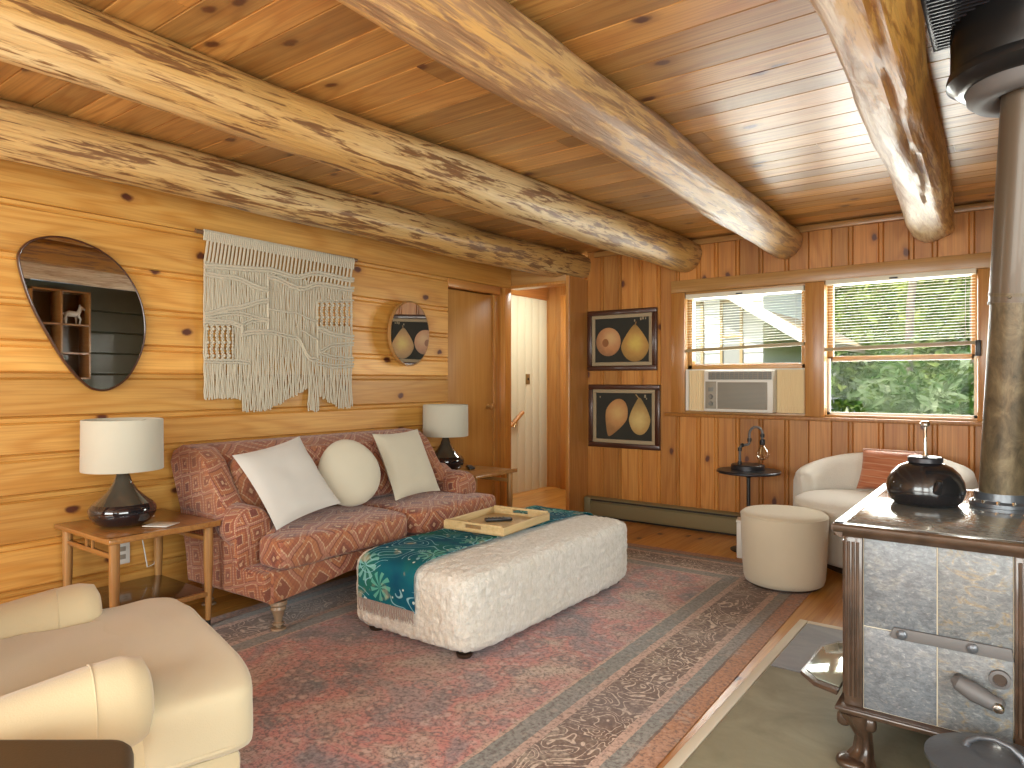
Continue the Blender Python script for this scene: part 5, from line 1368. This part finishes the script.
def trunk(label, x, y, rr, h, lean=0.0, bd=1):
    r = root('tree_trunk', label, 'tree trunk', (x, y, -0.36), group='forest tree trunks')
    b = B(); b.tube([(lean * k / 6 + 0.03 * math.sin(k * 1.7), 0, h * k / 6) for k in range(7)], [rr * (1.25 if k == 0 else 1 - 0.06 * k) for k in range(7)], 16); b.build('bark', 'bark', r)
    b = B(); b.tube([(lean * 0.6, 0, h * 0.6), (0.5 * bd + lean, 0.2, h * 0.78), (0.9 * bd + lean, 0.3, h * 0.95)], [rr * 0.5, rr * 0.3, rr * 0.15], 10); b.build('branch', 'bark', r)
trunk('grey tree trunk at the right edge of the right window', -0.56, 15.0, 0.17, 6.0)
trunk('slim leaning tree trunk in the middle of the right window', -1.75, 14.7, 0.085, 6.0, 0.3, -1)
# white neighbouring wing seen through the left window
Hs = root('neighbouring_house', 'white sided house wing seen through the left window', 'house', (-3.0, 10.2, -0.36))
b = B()
for k in range(26): b.prism([(0.0, k * 0.15), (-0.018, k * 0.15 + 0.004), (-0.003, k * 0.15 + 0.15), (0.0, k * 0.15 + 0.15)], 0, -5.0, 0.0)
b.span((-5.0, 0.0, 0.0), (0.0, 4.0, 3.9)); b.build('walls', 'siding', Hs, smooth=0)
b = B(); b.prism([(-0.75, 2.62), (4.5, 2.62), (4.5, 2.7), (-0.75, 2.7)], 0, -5.4, -3.6) if False else None
b.prism([(0.62, 2.05), (0.62, 2.17), (-2.6, 4.30), (-2.6, 4.16)], 1, -0.28, 4.4); b.prism([(-2.6, 4.16), (-2.6, 4.30), (-5.6, 2.17), (-5.6, 2.05)], 1, -0.28, 4.4); b.build('roof', 'roof', Hs)
b = B(); b.prism([(0.64, 2.03), (0.64, 2.20), (-2.6, 4.34), (-2.6, 4.16)], 1, -0.33, -0.282); b.build('barge_board', 'white', Hs)
for xx in (-1.06, -0.46, -2.4):
    b = B()
    for lo, hi in (((xx - 0.17, -0.05, 1.65), (xx - 0.13, 0.0, 2.75)), ((xx + 0.13, -0.05, 1.65), (xx + 0.17, 0.0, 2.75)), ((xx - 0.17, -0.05, 2.70), (xx + 0.17, 0, 2.75)), ((xx - 0.17, -0.05, 1.65), (xx + 0.17, 0, 1.70)), ((xx - 0.17, -0.04, 2.18), (xx + 0.17, -0.01, 2.22))): b.span(lo, hi)
    wf = b.build('window', 'roof', Hs)
    b = B(); b.span((xx - 0.17, -0.022, 1.70), (xx + 0.17, -0.019, 2.70)); b.build('pane', 'ext_glass', wf)

# ------------------------------------------------------------------ light
Wd = bpy.data.worlds.new('World'); SC.world = Wd; Wd.use_nodes = True
nt = Wd.node_tree; bg = nt.nodes['Background']
sky = nt.nodes.new('ShaderNodeTexSky'); sky.sky_type = 'NISHITA'; sky.sun_disc = False
sky.sun_elevation = math.radians(52); sky.sun_rotation = math.radians(200); sky.air_density = 1.0; sky.dust_density = 2.0
nt.links.new(sky.outputs[0], bg.inputs[0]); bg.inputs[1].default_value = SKY
sn = bpy.data.lights.new('sun', 'SUN'); sn.energy = SUN; sn.angle = math.radians(2); sn.color = (1, 0.95, 0.86)
so = bpy.data.objects.new('sun', sn); COL.objects.link(so)
so.rotation_euler = Vector((0.25, 0.55, -0.95)).to_track_quat('-Z', 'Y').to_euler()
def area(name, loc, to, sx, sy, e, col=(1, 1, 1), spread=180):
    l = bpy.data.lights.new(name, 'AREA'); l.shape = 'RECTANGLE'; l.size, l.size_y, l.energy, l.color = sx, sy, e, col
    l.spread = math.radians(spread)
    o = bpy.data.objects.new(name, l); COL.objects.link(o); o.location = loc
    o.rotation_euler = (Vector(to) - Vector(loc)).to_track_quat('-Z', 'Y').to_euler(); return o
# added fill at the unseen rear and right windows, daylight at the two seen
LC = (0.97, 1.0, 0.95)
area('fill_rear', (-1.75, YR + 0.06, 1.32), (-1.75, 5, 1.32), 2.2, 1.4, E_REAR, LC)
area('fill_rear_small', (0.45, YR + 0.06, 1.32), (0.45, 5, 1.32), 1.2, 1.4, E_REAR * 0.6, LC)
area('fill_right', (XR - 0.06, -0.45, 1.25), (-3, -0.45, 1.25), 2.8, 1.45, E_RIGHT, LC)
area('daylight_window_left', (-1.68, YB + 0.14, 1.58), (-1.5, 0, 1.0), 0.85, 0.5, E_WIN * 0.6, (1.0, 1.0, 0.97))
area('daylight_window_right', (-0.655, YB + 0.14, 1.40), (-0.8, 0, 1.0), 0.85, 0.9, E_WIN, (1.0, 1.0, 0.95))
# unseen panel and fill light, added to brighten the hallway
r = root('hall_fill_panel', 'flat panel added for hallway fill light, unseen behind the doorway header', 'ceiling light', (-3.62, 5.65, ZC - 0.001))
b = B(); b.box((0, 0, -0.008), (0.5, 0.9, 0.014), 0.003); b.build('panel', 'white', r)
h_ = area('hall_fill', (-3.62, 5.65, ZC - 0.02), (-3.85, 5.65, 0.0), 0.45, 0.85, E_HALL, (0.98, 1.0, 0.92))

# ------------------------------------------------------------------ camera
cam = bpy.data.cameras.new('camera'); cam.lens = 24; cam.sensor_width = 36; cam.shift_y = -3 / 1024; cam.clip_start = 0.02
co = bpy.data.objects.new('camera', cam); COL.objects.link(co)
co.location = (0, 0, 1.17); co.rotation_euler = (PI / 2, 0, math.radians(36.6))
SC.camera = co
vs = SC.view_settings; vs.view_transform = 'Standard'; vs.look = 'None'; vs.gamma = 1; vs.exposure = EXPO; vs.use_curve_mapping = False
SC.cycles.max_bounces = 8; SC.cycles.transparent_max_bounces = 24; SC.cycles.sample_clamp_indirect = 6
SC.cycles.caustics_reflective = False; SC.cycles.caustics_refractive = False
